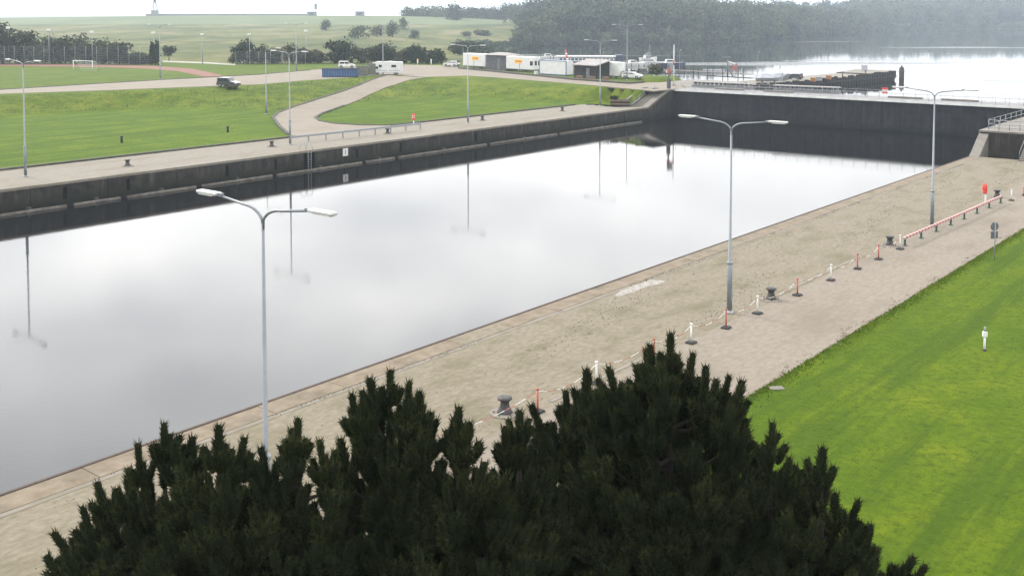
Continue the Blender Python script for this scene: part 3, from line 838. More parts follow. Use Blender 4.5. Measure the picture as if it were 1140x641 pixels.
# right quay
qr = lockbox('quay', S0, 129.2, T_R + 0.2, -20.4, -8, 0, 'gravel')
struct(qr, 'broad worn gravel quay on the right of the lock basin')
lockbox('wall_face', S0, 133, T_R - 0.02, T_R + 0.18, -8, -0.16, 'wall', qr)
s, k = S0, 0
while s < 129:
    e = min(s + 3.9, 129.2)
    lockbox('coping_stone', s + 0.015, e - 0.015, T_R + 0.10, T_R + 1.32, -0.2, 0.02 + 0.012 * RNG.random(), 'coping' if k % 7 else 'gravel', qr)
    s = e; k += 1
lockbox('edge_angle', S0, 129, T_R - 0.05, T_R + 0.085, -0.2, 0.05, 'rust', qr)
lockbox('joint_strip', S0, 128.5, T_R + 1.34, T_R + 1.62, -0.1, 0.012, 'quay_left', qr)
struct(sheet('service_road', [st(S0, -26.55), st(S0, -20.6), st(129, -20.2), st(129, -26.2)], 0.012, 'asphalt', flat=0.0), 'pale asphalt service road between right quay and lawn')
s = S0
while s < 75:
    a = s; b = s + RNG.uniform(4, 11)
    if RNG.random() < 0.75:
        lockbox('kerb_line', a, b, -26.78, -26.60, -0.1, 0.022, 'pale_strip', qr)
    s = b
struct(sheet('concrete_patch', [G(px, py) for px, py in [(684, 329), (697, 319), (722, 311.5), (741, 312.5), (738, 315.5), (722, 319), (706, 325), (690, 330.5)]], 0.01, 'pale_patch', flat=0.0), 'bleached concrete patch near the right quay edge')
for i, (px, py) in enumerate([(936, 248), (984, 224)]):
    x, y = G(px, py)
    pts = [(x + (0.35 + 0.25 * RNG.random()) * math.cos(a) * 1.2, y + (0.25 + 0.2 * RNG.random()) * math.sin(a)) for a in np.linspace(0, 6.28, 9)[:-1]]
    struct(sheet('concrete_patch', pts, 0.008, 'pale_strip', flat=0.0), ['pale repair spot on the quay near the wall edge', 'pale spot by the far edge of the right quay'][i])

# right raised block with sloped buttress, wall facing the camera, steps and railing
rb = lockbox('raised_quay', 132.6, 190, T_R + 0.1, 30, -8, 2.55, 'wing')
tag(rb, 'raised concrete end block beyond the right quay', 'wall')
lockbox('top_slab', 132.45, 190, T_R - 0.05, 30, 2.55, 2.75, 'concrete', rb)
cb = MB()
w_ = 1.1
prof_ = [(128.6, 0.0), (129.4, 0.35), (133.2, 2.75), (133.2, 2.2), (133.2, -1.0), (128.6, -1.0)]
a_ = st(0, T_R + 0.5)
cb.extrude([(x, z) for x, z in prof_], w_, ROTZ, (a_[0], a_[1], 0.004))
cb.build('buttress', 'concrete', rb)
# steps up to the block, at the frame edge
stp = thing('steps', 'concrete steps with a handrail climbing the raised end block', 'steps', (*st(132.45, -29.6), 0), ROTZ)
for i in range(15):
    MB().box((-(15 - i) * 0.30 + 0.15, 0, (i + 1) * 0.18 / 2), (0.30, 1.8, (i + 1) * 0.18)).build('step', 'concrete', stp)
for sy in (-0.85, 0.85):
    MB().tube([(-4.5, sy, 0.1), (-4.5, sy, 1.0), (0, sy, 3.6)], 0.03, 6).build('handrail', 'steel_far', stp)
def railing(name, label, pts, z, h=1.05, spacing=2.0, r=0.028, rails=(1.0, 0.52), material='steel_far'):
    o = thing(name, label, 'railing', (pts[0][0], pts[0][1], z))
    ox, oy = pts[0]
    for (a, b) in zip(pts[:-1], pts[1:]):
        a, b = Vector(a), Vector(b)
        L = (b - a).length; n_ = max(1, round(L / spacing))
        for i in range(n_ + 1):
            q = a + (b - a) * i / n_
            MB().tube([(q.x - ox, q.y - oy, 0), (q.x - ox, q.y - oy, h)], r, 6).build('post', material, o)
        for f_ in rails:
            MB().tube([(a.x - ox, a.y - oy, h * f_), (b.x - ox, b.y - oy, h * f_)], r * 0.9, 6).build('rail', material, o)
    return o
railing('railing', 'stout grey railing on top of the raised right block', [st(134.2, T_R + 0.6), st(134.2, -30.8)], 2.75, 1.1, 1.3, 0.045, (1.0, 0.55, 0.2))
railing('railing', 'grey railing along the basin side of the raised right block', [st(135, T_R + 0.4), st(170, T_R + 0.4)], 2.75, 1.1, 2.5, 0.035)

# ------------------------------------------------------------------ lock gate
SG = 170.6
gt = thing('lock_gate', 'long dark steel lock gate closing the far end of the basin', 'gate', (*st(SG, (T_L + T_R) / 2), 0), ROTZ)
half = (T_R - T_L) / 2
MB().box((3.0, 0, -2.75), (5.4, 2 * half, 10.5)).build('core', 'gate', gt)
np_ = 20
for i in range(np_):
    w = 2 * half / np_
    MB().box((0.2 - 0.02 * (i % 2), -half + w * (i + .5), -2.75), (0.3, w - 0.05, 10.5)).build('plate', 'gate', gt)
MB().box((2.9, 0, 2.62), (6.4, 2 * half, 0.22)).build('walkway', 'stone_grey', gt)
MB().box((-0.33, 0, 2.58), (0.08, 2 * half, 0.34)).build('edge_beam', 'offwhite', gt)
for xx in (0.15, 5.8):
    n_ = 32
    for i in range(n_ + 1):
        y = -half + 0.3 + (2 * half - 0.6) * i / n_
        MB().tube([(xx, y, 2.73), (xx, y, 3.85)], 0.028, 5).build('post', 'steel_far', gt)
    for zz in (3.83, 3.3):
        MB().tube([(xx, -half + 0.3, zz), (xx, half - 0.3, zz)], 0.024, 5).build('rail', 'steel_far', gt)
# low cable trough pieces on the gate walkway
for i, t_ in enumerate((-90.5, -81, -59, -50.5)):
    c = st(SG + 4.2, t_)
    o = MB().box((0, 0, 0.16), (0.7, 5.5, 0.32), bev=0.05).build('cable_trough', 'concrete')
    o.location = (c[0], c[1], 2.73); o.rotation_euler.z = ROTZ
    tag(o, ['low trough on the gate walkway nearest its left end', 'low trough on the gate walkway, second from its left end', 'low trough on the gate walkway, second from its right end', 'low trough on the gate walkway nearest its right end'][i], 'trough')
# red and white board on the gate
c = G(985, 106.3, 2.73)
bd = thing('warning_board', 'red and white striped board standing on the lock gate', 'sign', (c[0], c[1], 2.73), ROTZ - math.pi / 2)
for i, mt_ in enumerate(('red', 'white', 'red')):
    MB().box((0, 0, 0.2 + 0.24 + 0.34 * i), (0.95, 0.06, 0.34)).build('stripe', mt_, bd)
for sx in (-0.3, 0.3):
    MB().tube([(sx, 0.06, 0), (sx, 0.06, 1.1)], 0.03, 6).build('leg', 'steel_far', bd)

# ------------------------------------------------------------------ left wing wall with stairs
wg = thing('wing_wall', 'dark wing wall with sloping coping between far quay and gate', 'wall', (0, 0, 0))
def st_prism(name, outline, t0, t1, material, parent, lift=0.0):
    c = st(0, (t0 + t1) / 2)
    return MB().extrude(outline, t1 - t0, ROTZ, (c[0], c[1], lift)).build(name, material, parent)
st_prism('wall', [(160.85, -8), (176, -8), (176, 2.45), (168.6, 2.45), (161.6, -0.25), (160.85, -0.25)], T_L - 1.2, T_L, 'wing', wg)
st_prism('coping', [(160.85, -0.25), (161.6, -0.25), (168.6, 2.45), (176, 2.45), (176, 2.75), (168.5, 2.75), (161.4, 0.04), (160.85, 0.04)], T_L - 1.25, T_L + 0.08, 'concrete', wg)
for i in range(6):
    st_prism('rib', [(162.4 + i * 1.9, -8), (162.6 + i * 1.9, -8), (162.6 + i * 1.9, min(2.4, -0.4 + (0.8 + i * 1.9) * 0.38)), (162.4 + i * 1.9, min(2.4, -0.4 + (0.8 + i * 1.9) * 0.38))], T_L - 0.1, T_L + 0.04, 'wing', wg)
sw = thing('stairway', 'stairs beside the left wing wall leading up from the far quay', 'stairs', (0, 0, 0))
nst = 15
for i in range(nst):
    s0_ = 161.2 + i * 0.5
    lockbox('step', s0_, s0_ + 0.5, T_L - 3.0, T_L - 1.26, -2, (i + 1) * ZU / nst, 'concrete' if i % 2 else 'quay_left', sw)
st_prism('side_wall', [(160.9, -2), (170.0, -2), (170.0, 2.85), (168.4, 2.85), (161.0, 0.25), (160.9, 0.25)], T_L - 3.5, T_L - 3.0, 'dark_grey', sw)
st_prism('side_wall', [(160.9, -2), (170.0, -2), (170.0, 2.9), (168.4, 2.9), (161.0, 0.3), (160.9, 0.3)], T_L - 5.6, T_L - 5.2, 'concrete', sw)
lockbox('landing', 168.7, 176, T_L - 6, T_L - 1.26, -3, ZU + 0.02, 'concrete', sw)
st_prism('chute', [(160.95, -2), (168.7, -2), (168.7, 2.5), (161.2, -0.1)], T_L - 5.19, T_L - 3.51, 'rust', sw)
hr = MB()
for a, b, zz in ((161.5, 168.5, 1.0), (161.5, 168.5, 0.5)):
    p0, p1 = st(a, T_L - 2.9), st(b, T_L - 2.9)
    hr.tube([(*p0, zz + 0.2), (*p1, ZU + zz)], 0.03, 6)
for i in range(5):
    f_ = i / 4; q = st(161.5 + 7 * f_, T_L - 2.9)
    hr.tube([(*q, 0.1 + ZU * f_), (*q, 1.2 + (ZU - 0.2) * f_)], 0.03, 6)
hr.build('handrail', 'steel_far', sw)
# brown planter at the toe of the bank
x, y = G(690, 118.6)
pt = thing('planter', 'dark brown wooden planter at the foot of the grass bank', 'planter', (x, y, 0), R(-4))
MB().box((0, 0, 0.62), (3.4, 1.4, 1.2), bev=0.05).build('box', 'dark_wood', pt)
for i in range(4):
    MB().box((0, -0.715, 0.2 + i * 0.28), (3.44, 0.05, 0.24)).build('plank', 'brown_wood' if i % 2 else 'dark_wood', pt)

# ------------------------------------------------------------------ outer guide pier and dolphin
PZ = -0.4                                     # pier deck level
PA, PB = Vector((40.0, 234.5)), Vector((109.5, 304.5))
PL = (PB - PA).length
PROT = math.atan2(PB.y - PA.y, PB.x - PA.x)
pr = thing('guide_pier', 'long dark timber-faced pier running out into the lake', 'pier', (PA.x, PA.y, 0), PROT)
MB().box((PL / 2 - 0.5, 6.0, PZ - 0.9), (PL - 1.0, 11.4, 1.8)).build('deck', 'pale_strip', pr)
n_ = int(PL / 1.5)
for i in range(n_):
    top = PZ + 0.05 + 0.5 * (RNG.random() ** 2) + (0.35 if i > n_ - 16 else 0)
    MB().box((i * 1.5 + 0.75, 0.05, (top - 7) / 2), (1.2, 0.45, top + 7)).build('pile', 'dark_wood', pr)
MB().box((PL / 2, -0.32, PZ - 0.9), (PL - 1, 0.3, 0.5)).build('waling', 'dark_wood', pr)
MB().extrude([(PL - 12, -5), (PL - 3, -5), (PL + 0.2, PZ - 0.9), (PL + 0.2, PZ + 0.7), (PL - 12, PZ + 0.25)], 12.0, 0, (0, 6.0, 0)).build('pier_head', 'dark_wood', pr)
MB().extrude([(PL - 12, PZ + 0.255), (PL - 0.3, PZ + 0.69), (PL - 0.3, PZ + 0.74), (PL - 12, PZ + 0.305)], 11.0, 0, (0, 6.0, 0)).build('head_deck', 'pale_strip', pr)
q_ = Matrix.Rotation(PROT, 2) @ Vector((PL - 5, 7.0))
t = thing('control_box', 'small pale grey cabin box on the head of the timber pier', 'cabin', (PA.x + q_.x, PA.y + q_.y, PZ + 0.55), PROT)
MB().box((0, 0, 0.75), (1.2, 1.3, 1.5), bev=0.04).build('body', 'tarp', t)
MB().box((0, 0, 1.55), (1.4, 1.5, 0.1)).build('roof', 'roof_grey', t)
t = thing('dolphin', 'dark mooring pile cluster standing just off the pier head', 'mooring pile', (113.9, 312, ZW - 4))
for i in range(7):
    a = i * 2 * math.pi / 6
    q = (0, 0) if i == 6 else (0.46 * math.cos(a), 0.46 * math.sin(a))
    MB().tube([(q[0] * 1.25, q[1] * 1.25, 0), (q[0], q[1], 7.0 + (0.8 if i == 6 else 0.15 * (i % 3)))], 0.27, 8).build('pile', 'rust', t)
MB().lathe([(0.82, 0), (0.84, 0.1), (0.84, 0.35), (0.8, 0.4)], 14, (0, 0, 5.9)).build('band', 'black', t)

# ------------------------------------------------------------------ lamps
def make_lamp(name, label, Hf, L, arms=(1, -1), head=1.05, r=0.085, rb=0.15, cat='street lamp', lift=0.62):
    """post with curved arms along local +-Y; arms leave at Hf"""
    t = thing(name, label, cat)
    MB().tube([(0, 0, -0.3), (0, 0, Hf * 0.27), (0, 0, Hf * 0.275), (0, 0, Hf)], [rb, rb * 0.92, r * 1.05, r * 0.62], 10).build('pole', 'steel', t)
    MB().lathe([(rb * 2.0, 0), (rb * 2.0, 0.05), (rb * 1.15, 0.09), (rb * 1.1, 0.16)], 12).build('base_flange', 'steel', t)
    MB().box((0, -rb * 0.94, 1.0), (rb * 0.9, 0.03, 0.55)).build('access_door', 'steel_far', t)
    MB().lathe([(rb * 0.95, 0), (rb * 1.12, 0.02), (rb * 1.12, 0.12), (rb * 0.95, 0.14)], 12, (0, 0, Hf * 0.268)).build('collar', 'steel', t)
    for a in arms:
        pts = [(0, 0, Hf - 0.25)]
        for i in range(1, 8):
            u = i / 7
            an = u * math.pi / 2
            pts.append((0, a * 0.9 * (1 - math.cos(an)), Hf - 0.05 + (lift - 0.1) * math.sin(an)))
        pts.append((0, a * (L - head), Hf + lift))
        ar = MB().tube(pts, [r * 0.62] + [r * 0.55] * 7 + [r * 0.42], 8).build('arm', 'steel', t)
        hd = MB().box((0, a * (L - head / 2), Hf + lift + 0.03), (0.27, head, 0.10), bev=0.025).build('luminaire', 'lamp_head', t)
        MB().box((0, a * (L - head / 2 + 0.06), Hf + lift - 0.035), (0.22, head * 0.7, 0.04)).build('diffuser', 'lamp_glass', hd)
        MB().box((0, a * (L - head - 0.08), Hf + lift + 0.02), (0.13, 0.2, 0.10)).build('spigot', 'steel', hd)
    return t
lr = make_lamp('street_lamp', 'nearest tall double-arm lamp post, foot hidden behind the pines', 10.05, 3.25)
GRP = 'double-arm lamp posts'
lr['group'] = GRP
x, y = G(297, 606); lr.location = (x, y, 0); lr.rotation_euler.z = ROTZ
for px, py, lab in ((812, 348, 'double-arm lamp post on the right quay beside the chain barrier'), (1037.5, 252.5, 'double-arm lamp post behind the red and white rail')):
    x, y = G(px, py); dup(lr, (x, y, 0), ROTZ, lab, GRP)
ll = make_lamp('street_lamp', 'leftmost double-arm lamp post on the far quay', 11.15, 3.5)
ll['group'] = GRP
x, y = G(28.5, 197); ll.location = (x, y, 0); ll.rotation_euler.z = ROTZ
for px, py, lab in ((323, 161.5, 'double-arm lamp post at the left end of the far quay guard rail'), (521, 137, 'double-arm lamp post on the far quay in front of the white trailers'), (668, 118.3, 'double-arm lamp post on the far quay left of the brown planter')):
    x, y = G(px, py); dup(ll, (x, y, 0), ROTZ, lab, GRP)
for px, py, lab in ((178.5, 88.5, 'double-arm lamp post beside the narrow dark cypresses'), (330, 80.2, 'double-arm lamp post on the verge left of the blue skip'), (698, 89.5, 'double-arm lamp post right of the white box by the lake')):
    x, y = G(px, py, ZU); dup(ll, (x, y, ZU), ROTZ + 0.2, lab, GRP, 0.98)
l1 = make_lamp('street_lamp', 'single-arm lamp post on the bank foot left of the ramp road', 10.3, 3.2, arms=(-1,))
l1['group'] = 'single-arm lamp posts'
x, y = GT(296.5, 127.5); l1.location = (x, y, tz(x, y)); l1.rotation_euler.z = ROTZ + 0.2
singles = [((426.5, 83.5), ZU, 27.5, 'single-arm lamp post in front of the white motorhome', -0.9, 1),
           ((540.5, 76), ZU, 57, 'short single-arm lamp behind the grey shed', 2.0, 2), ((577, 73), ZU, 57, 'short lamp behind the second white trailer', 2.0, 2),
           ((604, 76), ZU, 60, 'short lamp behind the blue-framed container', 0.2, 2), ((629, 78), ZU, 54, 'lamp post just right of the leaning red and white mast', 2.2, 2),
           ((646, 78), ZU, 55.5, 'lamp post above the dark wooden shed', -0.9, 2), ((672, 79), ZU, 54.5, 'lamp post behind the white box by the lake', -0.9, 2),
           ((756.5, 84), 1.0, 56, 'lamp post right of the tall white signal mast', -0.7, 2), ((759, 83), 1.0, 67, 'low lamp close to the tall white signal mast', -0.7, 2),
           ((843.5, 84.5), 0.6, 58, 'lamp post beside the tarpaulined boat', -0.7, 2), ((515.6, 73.5), ZU, 51, 'slim lamp post behind the first white trailer', 1.0, 2)]
l2 = make_lamp('street_lamp', 'x', 8.0, 1.7, arms=(-1,), head=0.9, r=0.075, rb=0.10)
l2['group'] = 'small single-arm lamp posts'
first = True
for (bx_, by_), z, ty, lab, dr_, kind in singles:
    x, y = G(bx_, by_, z)
    hh = (by_ - ty) * y / F
    if kind == 1:
        dup(l1, (x, y, z), ROTZ + dr_, lab, 'single-arm lamp posts', hh / 10.9)
    elif first:
        first = False
        l2.location = (x, y, z); l2.rotation_euler.z = ROTZ + dr_; l2.scale = (hh / 8.6,) * 3; l2['label'] = lab
    else:
        dup(l2, (x, y, z), ROTZ + dr_, lab, None, hh / 8.6)
# floodlight posts round the sports field
fl = thing('floodlight', 'x', 'floodlight', group='floodlight posts round the sports field')
MB().tube([(0, 0, 0), (0, 0, 8.0)], [0.11, 0.06], 8).build('pole', 'steel_far', fl)
fh = MB().box((0, -0.15, 8.15), (0.85, 0.5, 0.5), bev=0.08).build('lamp_head', 'white', fl)
MB().box((0, -0.42, 8.12), (0.7, 0.03, 0.36)).build('lens', 'lamp_glass', fh)
for i, (px, by_, ty, lab) in enumerate([(10, 71, 30.5, 'leftmost floodlight post above the tall hedge trees'), (55, 71.5, 33, 'second floodlight post from the left above the hedge trees'), (103, 72, 35, 'floodlight post just right of the football goal'),
                            (171.5, 72, 36, 'floodlight post among the narrow dark cypresses'), (225.5, 71.5, 38, 'floodlight post by the pale path in the meadow'), (278, 72, 38, 'floodlight post beside the mesh fence and bushes'), (341, 70.5, 34, 'floodlight post at the right end of the mesh fence')]):
    x, y = G(px, by_, ZU)
    hh = (by_ - ty) * y / F
    if i == 0:
        fl.location = (x, y, ZU); fl.scale = (hh / 8.3,) * 3; fl['label'] = lab
    else:
        dup(fl, (x, y, ZU), 0, lab, None, hh / 8.3)

# ------------------------------------------------------------------ quay furniture
def make_bollard(label, mat_plate='pale_strip'):
    t = thing('bollard', label, 'bollard', group='mooring bollards')
    MB().lathe([(0.62, 0), (0.62, 0.03), (0.56, 0.05), (0.30, 0.052)], 24).build('base_plate', mat_plate, t)
    MB().lathe([(0.33, 0.05), (0.31, 0.10), (0.24, 0.22), (0.185, 0.38), (0.18, 0.48), (0.22, 0.56), (0.30, 0.60), (0.315, 0.64), (0.30, 0.68), (0.18, 0.71), (0.02, 0.72)], 20).build('head', 'bollard', t)
    for i in range(6):
        a = i * math.pi / 3
        MB().lathe([(0.035, 0), (0.035, 0.04), (0.02, 0.05)], 6, (0.46 * math.cos(a), 0.46 * math.sin(a), 0.05)).build('bolt', 'rust', t)
    return t
bo = make_bollard('nearest black bollard, on a pale round plate behind the pines')
x, y = G(562, 460); bo.location = (x, y, 0)
for px, py, lab in ((858.5, 333.5, 'black bollard on a round plate right of the second lamp post'), (990.5, 273.5, 'black bollard at the near end of the red and white rail'), (1110, 220, 'black bollard next to the red lifebuoy case')):
    x, y = G(px, py); dup(bo, (x, y, 0), random.random(), lab)
for px, py, lab in ((142, 185, 'far-quay bollard between the leftmost and second lamp posts'), (302.5, 163.5, 'far-quay bollard just left of the guard rail'), (431.5, 149, 'far-quay bollard in front of the guard rail'), (537, 134.3, 'far-quay bollard right of the third lamp post'), (626, 124, 'far-quay bollard between the third and fourth lamp posts')):
    x, y = G(px, py); dup(bo, (x, y, 0.0), random.random(), lab, None, 1.05)
# short posts on the left lawn
mp_ = thing('marker_post', 'left one of two short dark posts on the left lawn', 'post', group='short posts on the lawn')
MB().tube([(0, 0, -0.1), (0, 0, 0.75)], [0.16, 0.15], 8).build('shaft', 'dark_wood', mp_)
MB().lathe([(0.2, 0), (0.2, 0.12), (0.05, 0.2)], 8, (0, 0, 0.72)).build('cap', 'black', mp_)
x, y = G(135.5, 159); mp_.location = (x, y, 0)
x, y = G(253.5, 147.5); dup(mp_, (x, y, 0), 0, 'right one of two short dark posts on the left lawn')

# chain barrier: stanchions and plastic chain
def make_stanchion(label, m_):
    t = thing('stanchion', label, 'stanchion', group='chain stanchions on the right quay')
    MB().box((0, 0, 0.05), (0.52, 0.46, 0.10), bev=0.04).build('foot', 'rubber', t)
    MB().tube([(0, 0, 0.08), (0, 0, 0.95)], [0.048, 0.040], 10).build('post', m_, t)
    MB().lathe([(0.05, 0), (0.075, 0.02), (0.075, 0.07), (0.02, 0.09)], 10, (0, 0, 0.94)).build('cap', m_, t)
    return t
sw_ = make_stanchion('x', 'offwhite'); sr_ = make_stanchion('x', 'faded_red')
STN = [(470, 515, 'w', 'white chain stanchion left of the nearest bollard, behind the pines'), (598.5, 459, 'r', 'red chain stanchion just right of the nearest bollard'), (664, 427, 'w', 'white chain stanchion behind the crown of the big pine'),
       (728, 400, 'r', 'red chain stanchion beside the top of the big pine'), (769.4, 382, 'w', 'white chain stanchion just right of the big pine'), (808.3, 365.4, 'r', 'red chain stanchion at the foot of the second lamp post'),
       (843.2, 349.3, 'w', 'white chain stanchion left of the middle bollard'), (887.7, 329, 'r', 'red chain stanchion right of the middle bollard'), (925, 312.4, 'w', 'white chain stanchion between two red ones in mid quay'),
       (954.6, 299.6, 'r', 'nearer one of two neighbouring red stanchions'), (978, 289, 'r', 'farther one of two neighbouring red stanchions'), (1002, 277.6, 'w', 'white stanchion at the near end of the striped rail'), (1126, 223.5, 'w', 'white stanchion at the far end of the striped rail')]
used = {'w': False, 'r': False}
pos = []
for px, py, kcol, lab in STN:
    x, y = G(px, py); pos.append((x, y))
    src = sw_ if kcol == 'w' else sr_
    rz = ROTZ + random.uniform(-.2, .2)
    if not used[kcol]:
        used[kcol] = True; src.location = (x, y, 0); src.rotation_euler.z = rz; src['label'] = lab
    else:
        dup(src, (x, y, 0), rz, lab)
CH = ['left of the nearest bollard', 'between the nearest bollard and the hidden white stanchion', 'behind the left shoulder of the big pine', 'beside the top of the big pine', 'left of the second lamp post', 'right of the second lamp post',
      'in front of the middle bollard', 'right of the middle bollard', 'before the two neighbouring red stanchions', 'between the two neighbouring red stanchions', 'ending at the striped rail']
for i, lab in enumerate(CH):
    a, b = Vector((*pos[i], 0.9)), Vector((*pos[i + 1], 0.9))
    sag = 0.28 + 0.12 * random.random()
    n_ = max(10, int((b - a).length / 0.16))
    pts = []
    for k in range(n_ + 1):
        u = k / n_
        p = a.lerp(b, u); p.z -= sag * 4 * u * (1 - u); pts.append(p)
    m_ = MB()
    for k in range(n_):
        w = 0.045 if k % 2 else 0.03
        d = (pts[k + 1] - pts[k]); 
        m_.tube([pts[k] - d * .12, pts[k + 1] + d * .12], w * 0.36, 5, mi=(k // 4) % 2)
    o = m_.build('barrier_chain', ['offwhite', 'faded_red'])
    tag(o, 'red and white plastic chain ' + lab, 'chain', 'chains of the barrier')

# red and white rail
a, b = G(1007.4, 273.6), G(1114, 226.2)
rl = thing('barrier_rail', 'long low red and white striped rail on green posts', 'guard rail', (a[0], a[1], 0), math.atan2(b[1] - a[1], b[0] - a[0]))
RLn = math.dist(a, b)
MB().box((RLn / 2, 0, 0.58), (RLn + 0.5, 0.17, 0.17), bev=0.02).build('beam', 'stripe_rail', rl)
M['green_paint'] = mat('dark_green_paint', (0.02, 0.05, 0.035), (0.035, 0.07, 0.05), 5, 0.6)
for i in range(8):
    p_ = MB().box((RLn * i / 7, 0, 0.25), (0.12, 0.12, 0.5)).build('post', 'green_paint', rl)
    MB().box((RLn * i / 7, 0, 0.03), (0.3, 0.26, 0.06)).build('foot', 'green_paint', p_)

# lifebuoy stations
def lifebuoy(label, h, red=True):
    t = thing('lifebuoy_station', label, 'lifebuoy', group='lifebuoy stations')
    MB().box((0, 0, h * 0.45), (0.16, 0.08, h * 0.9)).build('post', 'white', t)
    c_ = MB().box((0, -0.10, h - 0.42), (0.44, 0.20, 0.86), bev=0.10).build('case', 'red', t)
    pts = [(0.15 * math.cos(q), -0.215, h - 0.42 + 0.15 * math.sin(q)) for q in np.linspace(0, 2 * math.pi, 17)]
    MB().tube(pts, 0.05, 6).build('ring', 'white' if h < 1.72 else 'red', c_)
    return t
lb = lifebuoy('red lifebuoy case on a white post behind the striped rail', 1.85)
x, y = G(1097, 228.5); lb.location = (x, y, 0); lb.rotation_euler.z = ROTZ - 1.9
lb2 = lifebuoy('red lifebuoy case with white ring by the far quay guard rail', 1.65)
x, y = G(460.5, 140.8); lb2.location = (x, y, 0); lb2.scale = (1.15,) * 3
x, y = G(1143, 218)
t = thing('red_reel', 'red hose reel box at the right edge of the picture on the quay', 'box', (x, y, 0), ROTZ)
MB().box((0, 0, 0.55), (0.7, 0.5, 0.7), bev=0.08).build('case', 'red', t)
MB().box((0, 0, 0.1), (0.8, 0.55, 0.2)).build('foot', 'black', t)

# round sign with plate, seen from behind
x, y = G(1107, 289.5)
sg = thing('road_sign', 'dark round sign above a square plate on a thin pole, seen from behind', 'sign', (x, y, 0), R(12))
MB().tube([(0, 0, -0.1), (0, 0, 2.55)], 0.035, 8).build('pole', 'steel_far', sg)
dd = MB(); dd.tube([(0, 0.05, 2.25), (0, 0.075, 2.25)], 0.30, 24); dd.build('disc', 'steel_dark', sg)
MB().box((0, 0.06, 1.68), (0.56, 0.025, 0.50), bev=0.01).build('plate', 'steel_dark', sg)
# white post on the lawn
x, y = G(1096, 391)
wp = thing('hydrant_post', 'small white post with grey head standing alone on the right lawn', 'post', (x, y, 0))
MB().tube([(0, 0, 0), (0, 0, 0.72)], 0.055, 8).build('shaft', 'white', wp)
MB().box((0, 0, 0.85), (0.22, 0.18, 0.28), bev=0.03).build('box', 'offwhite', wp)
MB().tube([(0, 0, 0.98), (0, 0, 1.2)], [0.06, 0.05], 8).build('head', 'steel_far', wp)
MB().lathe([(0.1, 0), (0.1, 0.10), (0.06, 0.13)], 8).build('foot', 'black', wp)
# flat drain cover on the right lawn
x, y = G(864.5, 433)
dc = MB().box((0, 0, 0.035), (0.62, 0.40, 0.07), bev=0.01).build('drain_cover', 'concrete')
dc.location = (x, y, 0.005); dc.rotation_euler.z = 0.1
tag(dc, 'small grey concrete drain cover set in the right lawn', 'drain cover')

# guard rail on the far quay
a, b = G(323.5, 160.5), G(468, 144.4)
gr = thing('guard_rail', 'long grey steel guard rail on the far quay', 'guard rail', (a[0], a[1], 0), math.atan2(b[1] - a[1], b[0] - a[0]))
L_ = math.dist(a, b)
MB().box((L_ / 2, 0, 0.86), (L_, 0.16, 0.26), bev=0.03).build('beam', 'steel_far', gr)
for i in range(9):
    MB().box((L_ * i / 8, 0.0, 0.38), (0.14, 0.14, 0.76)).build('post', 'steel_far', gr)

# ------------------------------------------------------------------ vehicles, skips, trailers
def wheel(parent, x, y, z, r=0.32, w=0.22):
    wv = MB(); wv.tube([(x, y - w / 2, z), (x, y + w / 2, z)], r, 14)
    o = wv.build('wheel', 'rubber', parent)
    hv = MB(); hv.tube([(x, y - w / 2 - 0.01, z), (x, y + w / 2 + 0.01, z)], r * 0.55, 10)
    hv.build('rim', 'steel_far', o)
def car(label, loc, rz, body='white', suv=True, top=None):
    t = thing('parked_car', label, 'car', loc, rz)
    hgt = 1.75 if suv else 1.45
    prof = [(-2.15, 0.35), (-2.2, 0.75), (-2.05, 1.0), (-1.95, hgt - 0.08), (-1.75, hgt), (0.35, hgt), (0.95, 1.08), (1.9, 0.95), (2.15, 0.72), (2.15, 0.35)]
    MB().extrude(prof, 1.78).build('body', body, t, bevel=0.06)
    for sy in (-1, 1):
        MB().extrude([(-1.78, 1.1), (-1.70, hgt - 0.14), (-0.55, hgt - 0.14), (-0.55, 1.1)], 0.03, 0, (0, sy * 0.895, 0)).build('side_window', 'glass', t)
        MB().extrude([(-0.45, 1.1), (-0.45, hgt - 0.14), (0.30, hgt - 0.14), (0.78, 1.1)], 0.03, 0, (0, sy * 0.895, 0)).build('side_window', 'glass', t)
        for sx in (-1.35, 1.3): wheel(t, sx, sy * 0.80, 0.36, 0.36)
        MB().box((2.14, sy * 0.6, 0.78), (0.06, 0.32, 0.16)).build('headlight', 'lamp_glass', t)
        MB().box((-2.16, sy * 0.7, 0.85), (0.06, 0.2, 0.22)).build('tail_light', 'red', t)
    MB().extrude([(0.40, hgt - 0.08), (0.43, hgt - 0.06), (0.97, 1.14), (0.93, 1.12)], 1.5).build('windscreen', 'glass', t)
    MB().box((-2.08, 0, 1.35), (0.06, 1.4, 0.5)).build('rear_window', 'glass', t)
    if top:
        MB().box((-0.7, 0, hgt + 0.02), (2.0, 1.6, 0.05), bev=0.02).build('roof', top, t)
        MB().extrude([(1.0, 1.10), (1.88, 0.98), (2.1, 0.80), (2.13, 0.83), (1.9, 1.02), (1.0, 1.14)], 1.6).build('bonnet', top, t)
    MB().box((2.14, 0, 0.45), (0.12, 1.7, 0.2)).build('bumper', 'black', t)
    MB().box((-2.17, 0, 0.5), (0.12, 1.7, 0.22)).build('bumper', 'black', t)
    return t
x, y = G(254.5, 97.2, ZU)
car('dark car with white roof and bonnet on the edge of the upper road', (x, y, ZU + 0.03), R(-24), 'black', True, 'white')
x, y = G(503, 74.5, ZU); car('white car parked left of the first white trailer', (x, y, ZU + 0.03), R(150), 'white', False)
x, y = G(386, 76, ZU); car('pale car parked behind the blue skip', (x, y, ZU + 0.03), R(8), 'offwhite')
